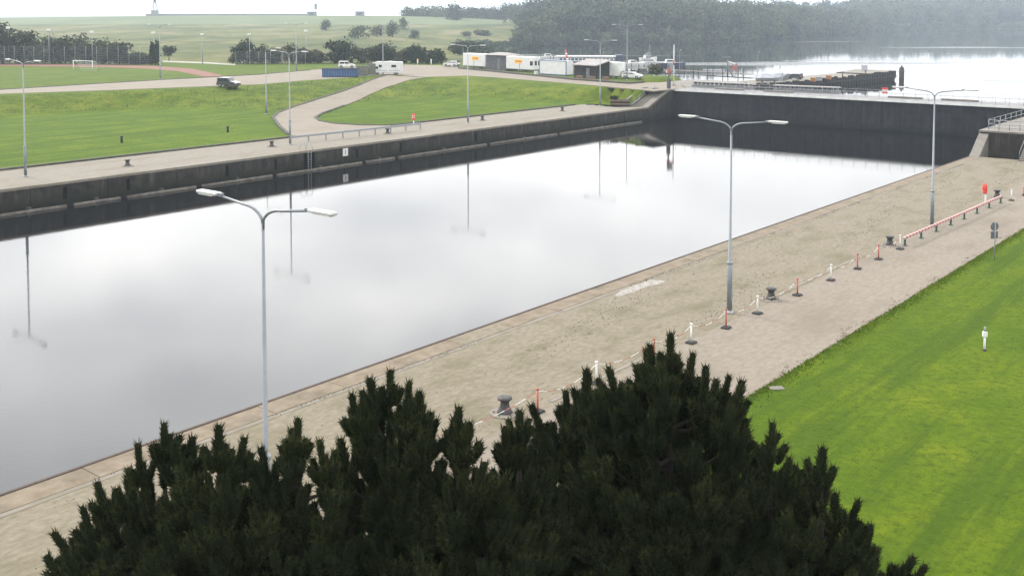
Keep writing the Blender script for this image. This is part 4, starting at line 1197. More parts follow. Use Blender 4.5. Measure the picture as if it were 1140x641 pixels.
x, y = G(704, 88, ZU); car('pale car half hidden behind the lamp post near the lake', (x, y, ZU), R(-30), 'offwhite', False)
x, y = G(884, 88.6, -0.4); car('small black car parked on the timber pier', (x, y, -0.4), R(140), 'black', False)

# motorhome
x, y = G(431, 83.6, ZU)
mh = thing('motorhome', 'white motorhome parked beyond the olive container', 'motorhome', (x, y + 1.2, ZU + 0.03), R(176))
prof = [(-3.3, 0.45), (-3.35, 2.75), (-3.2, 2.9), (2.55, 2.95), (3.25, 2.75), (3.35, 2.3), (2.65, 1.95), (3.2, 1.25), (3.6, 1.05), (3.65, 0.45)]
MB().extrude(prof, 2.2).build('body', 'white', mh, bevel=0.06)
MB().box((0, 1.108, 0.95), (6.2, 0.02, 0.07)).build('side_stripe', 'steel_dark', mh)
for xx, w in ((-1.6, 1.1), (1.5, 0.7)):
    f_ = MB().box((xx, 1.11, 1.95), (w, 0.04, 0.55), bev=0.01).build('side_window', 'glass', mh)
    MB().box((xx, 1.12, 1.65), (w + 0.1, 0.05, 0.05)).build('frame', 'offwhite', f_)
MB().box((-0.2, 1.11, 1.4), (0.62, 0.03, 1.7), bev=0.01).build('door', 'offwhite', mh)
MB().extrude([(2.72, 1.93), (2.76, 1.95), (3.24, 1.27), (3.2, 1.25)], 1.9).build('windscreen', 'glass', mh)
MB().extrude([(2.0, 1.3), (2.0, 1.85), (2.55, 1.85), (2.95, 1.3)], 2.24).build('cab_window', 'glass', mh)
for sx in (-1.9, 2.5):
    for sy in (-0.95, 0.98): wheel(mh, sx, sy, 0.36, 0.36)
MB().box((-0.5, 0, 2.99), (0.8, 0.8, 0.14), bev=0.04).build('roof_hatch', 'offwhite', mh)

# blue open skip with ribs
x, y = G(378, 86.3, ZU)
sk = thing('skip', 'blue ribbed open skip on the upper road', 'skip', (x, y + 1.3, ZU + 0.03), R(6))
Ls = 41 * y / F
for sy in (-1.2, 1.2):
    MB().box((0, sy, 0.92), (Ls - 0.2, 0.06, 1.6)).build('side', 'blue', sk)
for sx in (-1, 1):
    MB().box((sx * (Ls / 2 - 0.12), 0, 0.92), (0.06, 2.34, 1.6)).build('end', 'blue', sk)
MB().box((0, 0, 0.12), (Ls - 0.2, 2.36, 0.1)).build('floor', 'blue', sk)
MB().box((0, -1.26, 1.75), (Ls + 0.2, 0.16, 0.14)).build('top_rail', 'navy', sk)
MB().box((0, 1.26, 1.75), (Ls + 0.2, 0.16, 0.14)).build('top_rail', 'navy', sk)
for i in range(14):
    MB().box((-Ls / 2 + 0.35 + (Ls - 0.7) * i / 13, -1.27, 0.92), (0.13, 0.10, 1.5)).build('rib', 'blue_trim', sk)
# olive containers
def container(label, loc, rz, L, W_, H_, m_, ribs=True, cat='container', name='container', trim=None):
    t = thing(name, label, cat, loc, rz)
    MB().box((0, 0, H_ / 2 + 0.1), (L - 0.1, W_ - 0.1, H_ - 0.2)).build('body', m_, t)
    for sx in (-1, 1):
        for sy in (-1, 1):
            MB().box((sx * (L / 2 - 0.08), sy * (W_ / 2 - 0.08), H_ / 2 + 0.05), (0.16, 0.16, H_)).build('corner_post', trim or m_, t)
    for sy in (-1, 1):
        MB().box((0, sy * (W_ / 2 - 0.06), H_), (L - 0.33, 0.13, 0.14)).build('top_rail', trim or m_, t)
        MB().box((0, sy * (W_ / 2 - 0.06), 0.12), (L - 0.33, 0.13, 0.16)).build('bottom_rail', trim or m_, t)
    if ribs:
        n_ = max(3, int(L / 0.55))
        for i in range(n_):
            MB().box((-L / 2 + 0.3 + (L - 0.6) * (i + .5) / n_, -W_ / 2 + 0.02, H_ / 2 + 0.05), (0.2, 0.06, H_ - 0.35)).build('rib', m_, t)
    return t
x, y = G(402.5, 84.8, ZU); container('olive ribbed container right of the blue skip', (x, y + 1.2, ZU + 0.03), R(8), 2.6, 2.3, 2.15, 'olive')
x, y = G(412.5, 83.6, ZU); container('second olive container, next to the motorhome', (x, y + 1.2, ZU + 0.03), R(8), 2.0, 2.2, 2.45, 'olive')

# row of trailers and sheds along the far edge of the upper road
def row_frame(x0, x1, yb, yt):
    """front-left and front-right bottoms on the upper level -> centre front, length, angle, height"""
    a, b = G(x0, yb[0], ZU), G(x1, yb[1], ZU)
    L = math.dist(a, b); ang = math.atan2(b[1] - a[1], b[0] - a[0])
    c = ((a[0] + b[0]) / 2, (a[1] + b[1]) / 2)
    H_ = (sum(yb) / 2 - yt) * c[1] / F
    return c, L, ang, H_
ROWANG = R(-47)
def row_obj(x0, x1, yb_mid, yt, depth):
    """object whose front face runs along ROWANG; returns origin at the centre of its footprint, length, height"""
    c = np.array(G((x0 + x1) / 2, yb_mid, ZU))
    H_ = (yb_mid - yt) * c[1] / F
    d = np.array([math.cos(ROWANG), math.sin(ROWANG)])
    p0, p1 = c - d * 5, c + d * 5
    pxw = ((p1[0] / p1[1]) - (p0[0] / p0[1])) * F
    L = (x1 - x0) / pxw * 10
    n_ = np.array([-d[1], d[0]])
    o = c + n_ * depth / 2
    return (float(o[0]), float(o[1]), ZU + 0.03), L, H_
def sign_panel(parent, x, z, w, h, yface):
    p = MB().box((x, yface - 0.02, z), (w, 0.03, h)).build('sign', 'yellow', parent)
    m_ = MB()
    for i in range(5):
        xx = x - w * 0.36 + w * 0.18 * i
        m_.add([(xx - 0.11, yface - 0.045, z - h * 0.30), (xx + 0.10, yface - 0.045, z - h * 0.30), (xx + 0.22, yface - 0.045, z + h * 0.28), (xx + 0.02, yface - 0.045, z + h * 0.28)], [(0, 1, 2, 3)])
        m_.add([(xx - 0.02, yface - 0.046, z - h * 0.06), (xx + 0.28, yface - 0.046, z - h * 0.06), (xx + 0.30, yface - 0.046, z + h * 0.08), (xx, yface - 0.046, z + h * 0.08)], [(0, 1, 2, 3)])
    m_.build('lettering', 'ink', p)
def trailer(label, x0, x1, yb, yt, depth, sx, windows=False, axle=True):
    o, L, H_ = row_obj(x0, x1, yb, yt, depth)
    t = thing('sales_trailer', label, 'trailer', o, ROWANG)
    MB().box((0, 0, 0.55 + (H_ - 0.55) / 2), (L, depth, H_ - 0.55), bev=0.10).build('body', 'white', t)
    MB().box((0, 0, 0.45), (L - 0.3, depth - 0.3, 0.2)).build('chassis', 'black', t)
    for sy in (-1, 1):
        for k in (-0.4, 0.4): wheel(t, k, sy * (depth / 2 - 0.2), 0.33, 0.33)
    if sx is not None: sign_panel(t, sx * L, H_ * 0.68, 2.5, 0.95, -depth / 2)
    MB().box((0, -depth / 2 - 0.01, H_ * 0.5), (L * 0.02, 0.03, H_ * 0.6)).build('seam', 'steel_far', t)
    if windows:
        for k in (-0.5, 0.5):
            MB().box((L / 2 + 0.01, k * depth * .45, H_ * 0.6), (0.04, depth * .3, H_ * .3)).build('window', 'glass', t)
        MB().box((L * 0.42, -depth / 2 - 0.012, H_ * 0.58), (L * 0.1, 0.04, H_ * 0.28)).build('window', 'glass', t)
    return t
trailer('first white sales trailer with an amber sign, left of the grey shed', 515, 540, 76.5, 60, 2.6, 0.06)
trailer('second white sales trailer with an amber sign, right of the grey shed', 563, 594, 80.2, 63.3, 2.4, -0.05, True)
def shed(label, x0, x1, yb, yt, depth, wall, roof, mono, name='shed'):
    o, L, H_ = row_obj(x0, x1, yb, yt, depth)
    t = thing(name, label, 'shed', o, ROWANG)
    he = H_ * (0.86 if not mono else 0.70)
    n_ = max(4, int(L / 0.8))
    MB().box((0, 0, he / 2), (L - 0.1, depth - 0.1, he)).build('wall', wall, t)
    for i in range(n_):
        MB().box((-L / 2 + L * (i + .5) / n_, -depth / 2 + 0.0, he / 2), (L / n_ - 0.05, 0.07, he)).build('plank', wall, t)
    if mono:
        rf = MB().extrude([(-depth / 2 - 0.4, he - 0.02), (depth / 2 + 0.3, H_ - 0.1), (depth / 2 + 0.3, H_ + 0.06), (-depth / 2 - 0.4, he + 0.14)], L + 0.6, math.pi / 2).build('roof', roof, t)
        MB().extrude([(-depth / 2 + 0.05, he), (depth / 2 - 0.05, he), (depth / 2 - 0.05, H_ - 0.2)], L - 0.12, math.pi / 2).build('gable', wall, t)
    else:
        v = [(-L / 2 - .35, -depth / 2 - .35, he), (L / 2 + .35, -depth / 2 - .35, he), (L / 2 + .35, depth / 2 + .35, he), (-L / 2 - .35, depth / 2 + .35, he)]
        v += [(x * 1.0, y, he + 0.12) for x, y, _ in v] + [(-L / 4, 0, H_ + 0.1), (L / 4, 0, H_ + 0.1)]
        MB().add(v, [(3, 2, 1, 0), (0, 1, 5, 4), (1, 2, 6, 5), (2, 3, 7, 6), (3, 0, 4, 7), (4, 5, 9, 8), (6, 7, 8, 9), (5, 6, 9), (7, 4, 8)]).build('roof', roof, t)
    dr_ = MB().box((L * 0.12, -depth / 2 - 0.045, he * 0.40), (0.95, 0.04, he * 0.8)).build('door', 'steel_dark', t)
    MB().box((L * 0.12 - 0.38, -depth / 2 - 0.09, he * 0.42), (0.06, 0.05, 0.14)).build('handle', 'white', dr_)
    return t
shed('dark grey shed with a pale hipped roof between the two white trailers', 541, 564, 78.5, 59.3, 4.5, 'dark_grey', 'roof_grey', False)
o, L, H_ = row_obj(600, 630, 83.8, 67.3, 2.5)
bc = container('white container with blue frame, right of the sales trailers', o, ROWANG, L, 2.5, H_ - 0.1, 'white', False, trim='blue_trim')
shed('dark wooden shed with a sloping grey roof beside the white box', 639, 664, 87.4, 67.2, 4.2, 'dark_wood', 'roof_grey', True)
o, L, H_ = row_obj(667.5, 688, 87.2, 69.5, 2.4)
wb = thing('box_trailer', 'plain white box trailer at the right end of the shed row', 'trailer', o, ROWANG)
MB().box((0, 0, 0.5 + (H_ - 0.5) / 2), (L, 2.4, H_ - 0.5), bev=0.06).build('body', 'offwhite', wb)
MB().box((0, 0, 0.42), (L - 0.2, 2.1, 0.2)).build('chassis', 'rust', wb)
for sy in (-1, 1): wheel(wb, 0.2, sy * 1.0, 0.33, 0.33)
MB().box((L * .3, -1.215, H_ * .55), (0.9, 0.03, H_ * .62)).build('door', 'white', wb)
# crates, pallets in front of the wooden shed
for i, (px, py, m_, lab) in enumerate(((645, 88.6, 'brown_wood', 'brown crate before the dark wooden shed'), (659, 89.4, 'brown_wood', 'brown crate at the corner of the dark wooden shed'), (674.5, 89.8, 'brown_wood', 'flat brown crate under the white box trailer'), (597, 83.2, 'white', 'small white can between sales trailer and blue-framed container'))):
    x, y = G(px, py, ZU)
    t = thing('crate', lab, 'crate', (x, y, ZU + 0.03), ROWANG)
    w = 1.4 if i < 3 else 0.6
    MB().box((0, 0, 0.4), (w - 0.1, 0.8, 0.7)).build('box', m_, t)
    for k in range(3):
        MB().box((0, -0.43, 0.15 + 0.25 * k), (w, 0.05, 0.18)).build('slat', m_, t)
# low dark planting strip and kerb in front of the row
struct(strip('kerb', [G(px, py, ZU) for px, py in [(512, 76.6), (540, 79.3), (570, 82.3), (600, 85.2), (640, 89.4), (668, 91.4), (700, 93.6), (715, 92.4)]], 1.1, 0.35, 'kerb', z=ZU), 'dark raised kerb strip in front of the trailers')
# boulders/posts at the road corner
for i, (px, py) in enumerate(((465, 72.5), (480, 72.6))):
    x, y = G(px, py, ZU)
    t = thing('bollard_post', ['yellow-topped small post by the road, nearer the motorhome', 'pale small post by the road, nearer the trailers'][i], 'post', (x, y, ZU))
    MB().tube([(0, 0, 0), (0, 0, 1.3)], 0.16, 8).build('shaft', 'white', t)
    MB().lathe([(0.2, 0), (0.2, 0.3), (0.1, 0.4)], 8, (0, 0, 1.2)).build('cap', 'yellow' if i == 0 else 'offwhite', t)
# leaning red and white mast
c = at_depth(632, 66, 300)
t = thing('leaning_mast', 'short red and white leaning mast behind the blue-framed container', 'mast', (c.x, c.y, 1.0), R(0))
p0 = at_depth(632, 68, 300) - Vector((c.x, c.y, 1.0)); p1 = at_depth(629.5, 56, 300) - Vector((c.x, c.y, 1.0))
for k in range(4):
    MB().tube([p0.lerp(p1, k / 4), p0.lerp(p1, (k + 1) / 4)], 0.32 - 0.02 * k, 8).build('band', 'red' if k % 2 else 'white', t)
MB().tube([(0, 0, -1.0), p0], 0.25, 8).build('foot', 'steel_far', t)

# ------------------------------------------------------------------ marina: jetties and boats
def jetty(label, p, q, z=ZW + 0.6, w=2.2):
    a, b = Vector(p), Vector(q)
    L = (b - a).length
    t = thing('jetty', label, 'jetty', (a.x, a.y, 0), math.atan2(b.y - a.y, b.x - a.x))
    for i in range(int(L / 2.5)):
        MB().box((i * 2.5 + 1.25, 0, z), (2.46, w, 0.18)).build('deck_board', 'pale_strip', t)
    for i in range(int(L / 6) + 1):
        for sy in (-1, 1):
            MB().tube([(i * 6, sy * (w / 2 + 0.15), z - 4), (i * 6, sy * (w / 2 + 0.15), z + 1.4)], 0.13, 6).build('pile', 'dark_wood', t)
jetty('long pale jetty in the lake behind the trailers', G(600, 68, ZW), G(735, 71.5, ZW))
jetty('pale jetty running along the lake shore by the signal mast', G(700, 75.5, ZW + .6), G(838, 83, ZW + .6))
def boat(label, px, py, L, rz, hull='white', cabin=True, mast=0.0):
    x, y = G(px, py, ZW)
    t = thing('boat', label, 'boat', (x, y, ZW), rz)
    W_ = L * 0.30
    v, f = [], []
    secs = [(-0.5, 0.85, 0.0), (-0.2, 1.0, 0.0), (0.15, 0.95, 0.05), (0.35, 0.65, 0.15), (0.5, 0.04, 0.32)]
    for u, w, rise in secs:
        hw = W_ / 2 * w; hb = L * 0.12 + rise * L * 0.12
        v += [(u * L, -hw, hb), (u * L * 0.97, -hw * .65, -0.3), (u * L * 0.97, hw * .65, -0.3), (u * L, hw, hb)]
    for i in range(4):
        for k in range(3):
            f.append((i * 4 + k, i * 4 + k + 1, i * 4 + 5 + k, i * 4 + 4 + k))
        f.append((i * 4 + 3, i * 4, i * 4 + 4, i * 4 + 7))
    f += [(0, 3, 2, 1), (16, 17, 18, 19)]
    MB().add(v, f).build('hull', hull, t)
    if cabin:
        c_ = MB().extrude([(-0.25 * L, L * .115), (-0.22 * L, L * .25), (0.02 * L, L * .25), (0.14 * L, L * .12)], W_ * .66).build('cabin', 'white', t)
        for sy in (-1, 1):
            MB().extrude([(-0.2 * L, L * .17), (-0.19 * L, L * .225), (0.0, L * .225), (0.05 * L, L * .17)], 0.04, 0, (0, sy * W_ * .335, 0)).build('window', 'glass', c_)
    if mast:
        m_ = MB(); m_.tube([(0.05 * L, 0, L * .12), (0.05 * L, 0, mast)], 0.07, 6); m_.tube([(0.05 * L, 0, L * .3), (-0.35 * L, 0, L * .3)], 0.06, 6)
        m_.build('mast', 'steel_far', t)
    return t
boat('white motor boat moored right of the shed row', 706, 73.5, 8.5, 0.3)
boat('white cabin boat moored behind the second jetty', 727, 72.5, 9.0, -0.2)
boat('dark-hulled boat moored left of the green bush', 748, 74, 10.0, 0.1, 'navy')
boat('white sailing boat left of the signal mast', 722, 67, 8.0, 0.4, 'white', True, 6.5)
boat('white motor boat moored at the long jetty behind the first trailers', 612, 66, 9.0, 0.1)
boat('grey boat drawn up near the orange frame', 795, 80.5, 7.0, -0.4, 'tarp', False)
# long white passenger boat behind the sheds
x, y = G(654, 72, ZW)
pb = thing('passenger_boat', 'long white-roofed passenger boat with dark stern behind the sheds', 'boat', (x, y, ZW), R(-3))
Lb = 74 * y / F
MB().extrude([(-Lb / 2, 1.2), (-Lb / 2 + 1.5, -0.4), (Lb / 2 - 0.5, -0.4), (Lb / 2, 1.6)], 5.0).build('hull', 'steel_dark', pb)
MB().box((-0.5, 0, 1.9), (Lb - 4, 4.2, 1.2)).build('cabin', 'white', pb)
for i in range(14):
    MB().box((-Lb / 2 + 2.5 + i * (Lb - 6) / 13, -2.12, 2.0), (1.0, 0.05, 0.7)).build('window', 'glass', pb)
MB().box((-0.6, 0, 3.0), (Lb - 2.5, 4.8, 0.5), bev=0.15).build('roof', 'white', pb)
MB().box((Lb / 2 - 0.6, 0, 2.4), (2.8, 4.9, 2.5), bev=0.2).build('stern_canopy', 'navy', pb)

# tall white signal mast, signal column
x, y = G(750, 95.5, ZU)
t = thing('signal_mast', 'tall slim white mast with a red band beside the wing wall', 'mast', (x, y, ZU))
hh = (95.5 - 50) * y / F
MB().tube([(0, 0, 0), (0, 0, hh)], [0.12, 0.08], 8).build('pole', 'white', t)
MB().tube([(0, 0, hh * .5), (0, 0, hh * .62)], 0.125, 8).build('band', 'faded_red', t)
MB().box((0, 0, 0.1), (0.7, 0.7, 0.2)).build('base', 'concrete', t)
x, y = G(744.5, 99.3, ZU)
t = thing('signal_column', 'dark traffic signal column at the top of the quay stairs', 'traffic light', (x, y, ZU))
hh = (99.3 - 72) * y / F
MB().tube([(0, 0, 0), (0, 0, hh)], 0.14, 8).build('pole', 'dark_grey', t)
MB().box((0, 0, 1.0), (0.7, 0.5, 1.7), bev=0.05).build('cabinet', 'dark_grey', t)
MB().box((0, -0.1, hh * .74), (0.55, 0.3, 0.9), bev=0.05).build('signal_head', 'faded_red', t)
MB().box((0.25, 0, hh - 0.5), (1.0, 0.12, 1.6), bev=0.02).build('panel', 'steel_far', t)
# ring-shaped sign by the water
c = at_depth(722, 62, 330)
t = thing('ring_sign', 'grey ring-shaped sign on a pole by the lake', 'sign', (c.x, c.y, 0.0))
zc = c.z
MB().tube([(0.75 * math.cos(q), 0, zc + 0.75 * math.sin(q)) for q in np.linspace(0, 2 * math.pi, 17)], 0.22, 6).build('ring', 'steel_far', t)
MB().tube([(0, 0, -3), (0, 0, zc - 0.8)], 0.14, 6).build('pole', 'steel_far', t)
MB().box((0, 0, zc - 1.6), (2.6, 0.15, 0.5)).build('crossbar', 'steel_far', t)
# orange frame crane thing
c = G(813, 85.8, 0.4)
t = thing('hoist', 'grey hoist with an orange-red frame standing on the lake shore', 'hoist', (c[0], c[1], 0.3))
k = c[1] / F
MB().tube([(-3 * k, 0, 0), (-3 * k, 0, 22 * k)], 0.20, 8).build('mast', 'steel_dark', t)
MB().box((-4 * k, 0, 22 * k), (9 * k, 0.8, 1.3 * k)).build('platform', 'steel_dark', t)
MB().tube([(3 * k, 0, 0), (-3 * k, 0, 14 * k)], 0.16, 6).build('strut', 'steel_dark', t)
MB().tube([(-2 * k, 0, 17.0 * k), (5 * k, 0, 14.5 * k)], 0.28, 6).build('jib', 'white', t)
fr = MB()
for zz in (8, 11.2, 14.3): fr.box((5 * k, 0, zz * k), (6 * k, 0.3, 0.8 * k))
for xx in (2.4, 7.6): fr.box((xx * k, 0, 11.2 * k), (0.8 * k, 0.34, 7.0 * k))
fr.box((5 * k, 0, 11 * k), (0.5 * k, 0.28, 6.5 * k), rot=Matrix.Rotation(R(25), 3, 'Y'))
fr.build('frame', 'faded_red', t)
# boats and gear at the pier root
def covered_boat(label, px, py, z, w, h, rz):
    c_ = G(px, py, z)
    t_ = thing('covered_boat', label, 'boat', (c_[0], c_[1], z), rz)
    kk = c_[1] / F; W_, H_ = w * kk, h * kk
    v = []
    for u, ww, zz in ((-0.5, 0.75, 0.85), (-0.25, 1.0, 1.0), (0.1, 0.95, 0.98), (0.35, 0.6, 1.05), (0.52, 0.06, 1.15)):
        hw = W_ * 0.2 * ww
        v += [(u * W_, -hw, 0.55 * H_ * zz), (u * W_, -hw * .25, H_ * zz), (u * W_, hw * .25, H_ * zz), (u * W_, hw, 0.55 * H_ * zz), (u * W_ * .92, hw * .3, 0.12 * H_), (u * W_ * .92, -hw * .3, 0.12 * H_)]
    f = []
    for i in range(4):
        for q in range(6): f.append((i * 6 + q, i * 6 + (q + 1) % 6, (i + 1) * 6 + (q + 1) % 6, (i + 1) * 6 + q))
    f += [(5, 4, 3, 2, 1, 0), tuple(range(24, 30))]
    MB().add(v, f).build('tarpaulin', 'tarp', t_)
    for xx in (-0.25, 0.2):
        MB().box((xx * W_, 0, 0.1 * H_), (0.3, W_ * .25, 0.24 * H_)).build('cradle', 'dark_wood', t_)
covered_boat('boat under a grey tarpaulin stored at the root of the pier', 856, 92.0, -0.4, 30, 10, R(-12))
c = G(870, 90.5, -0.4)
t = thing('dinghy', 'teal-grey dinghy propped on the pier beside the tarpaulined boat', 'boat', (c[0], c[1], -0.4), R(30))
MB().extrude([(-2.2, 0.5), (-1.9, 0.1), (1.4, 0.2), (2.4, 1.9), (1.6, 1.8)], 1.4).build('hull', 'steel_dark', t, bevel=0.08)
MB().box((-0.3, 0, 0.72), (2.6, 1.0, 0.12)).build('thwart', 'offwhite', t)
for i, (px, py, lab, m_) in enumerate(((905.5, 92, 'orange equipment box on the timber pier', 'orange'), (912, 91, 'grey equipment box beside the orange one on the pier', 'steel_far'), (922.5, 89.5, 'second orange box farther along the pier', 'orange'))):
    c = G(px, py - 0.8, PZ)
    t = thing('equipment_box', lab, 'box', (c[0], c[1], PZ), ROTZ)
    MB().box((0, 0, 0.5), (1.1, 1.1, 0.95), bev=0.06).build('body', m_, t)
    MB().box((0, 0, 1.0), (1.2, 1.2, 0.10)).build('lid', m_, t)
for i, (px, lab) in enumerate(((938, 'mooring post on the timber pier, nearer its root'), (963.5, 'mooring post on the timber pier, nearer its head'))):
    c = G(px, 86.8 - i * 2.2, PZ)
    t = thing('mooring_post', lab, 'post', (c[0], c[1], PZ))
    MB().tube([(0, 0, 0), (0, 0, 1.5)], 0.18, 8).build('shaft', 'brown_wood', t)
    MB().lathe([(0.24, 0), (0.24, 0.15), (0.1, 0.25)], 8, (0, 0, 1.4)).build('cap', 'black', t)
# sluice house low slotted structures by the gate root
for (px0, px1, py, lab) in ((772, 838, 97, 'low grey slotted trough wall behind the left end of the gate'), (862, 935, 101.5, 'low grey slotted trough wall behind the middle of the gate')):
    a, b = G(px0, py, ZU), G(px1, py + 3.0, ZU)
    t = thing('trough_wall', lab, 'wall', (a[0], a[1], ZU - 0.1), math.atan2(b[1] - a[1], b[0] - a[0]))
    L = math.dist(a, b)
    MB().box((L / 2, 0, 0.1), (L, 1.2, 0.9)).build('base', 'stone_grey', t)
    MB().box((L / 2, 0, 1.15), (L, 1.6, 0.16)).build('cap', 'roof_grey', t)
    n_ = 14
    for i in range(n_):
        MB().box((L * (i + .5) / n_, 0, 0.82), (L / n_ * .3, 1.0, 0.5)).build('pier_block', 'stone_grey', t)
ab = lockbox('abutment', 172.6 + 4.2, 200, T_L - 13, T_L - 0.1, -8, ZU - 0.12, 'concrete')
tag(ab, 'concrete abutment behind the left end of the gate', 'wall')

# ------------------------------------------------------------------ sports field goal and fences
a, b = G(81.8, 79.0, ZU), G(103, 79.6, ZU)
gl = thing('football_goal', 'white football goal on the sports field', 'goal', (a[0], a[1], ZU), math.atan2(b[1] - a[1], b[0] - a[0]))
Lg = math.dist(a, b)
for xx in (0, Lg): MB().tube([(xx, 0, 0), (xx, 0, 2.44)], 0.10, 8).build('goal_post', 'white', gl)
MB().tube([(-0.05, 0, 2.44), (Lg + 0.05, 0, 2.44)], 0.10, 8).build('crossbar', 'white', gl)
for xx in (0, Lg): MB().tube([(xx, 0, 2.44), (xx, 1.0, 2.3), (xx, 2.0, 0)], 0.05, 6).build('net_stay', 'white', gl)
nn = MB()
for i in range(15):
    nn.tube([(Lg * i / 14, 1.0, 2.3), (Lg * i / 14, 2.0, 0)], 0.014, 4)
for i in range(6):
    nn.tube([(0, 1.0 + i * .2, 2.3 - i * .46), (Lg, 1.0 + i * .2, 2.3 - i * .46)], 0.014, 4)
nn.build('net', 'net', gl)
def mesh_fence(label, pts, h, spacing, posts_m='steel_far'):
    o = thing('mesh_fence', label, 'fence', (pts[0][0], pts[0][1], ZU))
    ox, oy = pts[0]
    for a, b in zip(pts[:-1], pts[1:]):
        a, b = Vector(a), Vector(b); L = (b - a).length; n_ = max(1, int(L / spacing))
        w = MB()
        for i in range(n_ + 1):
            q = a + (b - a) * i / n_
            MB().tube([(q.x - ox, q.y - oy, 0), (q.x - ox, q.y - oy, h)], 0.05, 5).build('post', posts_m, o)
        for i in range(10):
            z = h * (i + 1) / 10
            w.tube([(a.x - ox, a.y - oy, z), (b.x - ox, b.y - oy, z)], 0.012, 3, cap=False)
        for i in range(int(L / 0.45)):
            q = a + (b - a) * (i * 0.45 / L)
            w.tube([(q.x - ox, q.y - oy, 0), (q.x - ox, q.y - oy, h)], 0.008, 3, cap=False)
        tag(w.build('wire_mesh', 'steel_far', o), kind='stuff')
mesh_fence('tall wire mesh fence in front of the hedge behind the goal', [G(px, py, ZU) for px, py in [(-60, 71.8), (60, 72.4), (168, 73.0)]], 5.0, 2.8)
mesh_fence('wire mesh fence in front of the bushes right of the path', [G(px, py, ZU) for px, py in [(262, 72.2), (340, 71.6)]], 3.6, 2.8)

# ------------------------------------------------------------------ trees and bushes
def leaf_cloud(lobes, n, size, rng, shell=0.55):
    """quads scattered through ellipsoid lobes: (cx,cy,cz,rx,ry,rz)"""
    lobes = np.array(lobes)
    wts = lobes[:, 3] * lobes[:, 4] * lobes[:, 5]; wts = wts / wts.sum()
    idx = rng.choice(len(lobes), n, p=wts)
    d = rng.normal(0, 1, (n, 3)); d /= np.linalg.norm(d, axis=1, keepdims=True)
    rr = shell + (1 - shell) * rng.random(n) ** 0.6
    rr *= 1 + 0.16 * rng.normal(0, 1, n)
    c = lobes[idx, :3] + d * lobes[idx, 3:] * rr[:, None]
    nrm = d + 0.7 * rng.normal(0, 1, (n, 3)); nrm[:, 2] += 0.35
    nrm /= np.linalg.norm(nrm, axis=1, keepdims=True)
    a = np.cross(nrm, rng.normal(0, 1, (n, 3))); a /= np.linalg.norm(a, axis=1, keepdims=True) + 1e-9
    b = np.cross(nrm, a)
    sz = size * (0.6 + 0.8 * rng.random(n))[:, None]
    v = np.stack([c - a * sz - b * sz * .3, c + b * sz * .75 - a * sz * .1, c + a * sz + b * sz * .15, c - b * sz * .7 + a * sz * .15], 1).reshape(-1, 3)
    f = np.arange(n * 4).reshape(n, 4)
    return v, f
def tree_mesh(name, w, h, n, size, leaf, rng, parent, trunk=0.25, lobes=6, base=0.25, tall=False):
    L = []
    for i in range(lobes):
        a = rng.random() * 6.28; rr = (0.25 + 0.3 * rng.random()) * w / 2
        cz = h * (base + (0.92 - base) * (0.25 + 0.6 * rng.random()))
        if tall: rr *= 0.4
        L.append((rr * math.cos(a), rr * math.sin(a), cz, w * (0.24 + .12 * rng.random()), w * (0.24 + .12 * rng.random()), h * (0.14 + 0.10 * rng.random())))
    L.append((0, 0, h * (base + 1) / 2 * 0.97, w * .32, w * .32, h * (1 - base) * 0.46))
    if base < 0.2:
        for i in range(4):
            a = rng.random() * 6.28
            L.append((w * .28 * math.cos(a), w * .28 * math.sin(a), h * .24, w * .24, w * .24, h * .22))
    v, f = leaf_cloud(L, n, size, rng)
    v[:, 2] = np.maximum(v[:, 2], 0.05)
    cr_ = np_mesh('crown', v, f, 4, [leaf], parent)
    tb = MB()
    tb.tube([(0, 0, -0.3), (0.02 * w, 0, h * .3), (0, 0.02 * w, h * .75)], [w * .035, w * .026, w * .008], 8)
    for i in range(4):
        a = i * 1.57 + rng.random()
        tb.tube([(0, 0, h * (.25 + .08 * i)), (w * .18 * math.cos(a), w * .18 * math.sin(a), h * (.45 + .08 * i)), (w * .3 * math.cos(a), w * .3 * math.sin(a), h * (.55 + .08 * i))], [w * .018, w * .012, w * .004], 6)
    tb.build('trunk', 'bark', parent)
    return cr_
def px_tree(label, px, by_, ty, wpx, leaf, cat='tree', group=None, n=700, zlev=None, base=0.12, name=None, **kw):
    if zlev is None:
        x, y = GT(px, by_); z = tz(x, y)
    else:
        x, y = G(px, by_, zlev); z = zlev
    k = y / F
    h, w = (by_ - ty) * k, wpx * k
    t = thing(name or cat, label, cat, (x, y, z), group=group)
    rng = np.random.default_rng(int(px * 7 + by_ * 31) % 100000)
    tree_mesh('tree', w, h, n, max(0.28, 0.085 * w ** 0.7), leaf, rng, t, base=base, **kw)
    return t
HG = 'hedge trees behind the sports field'
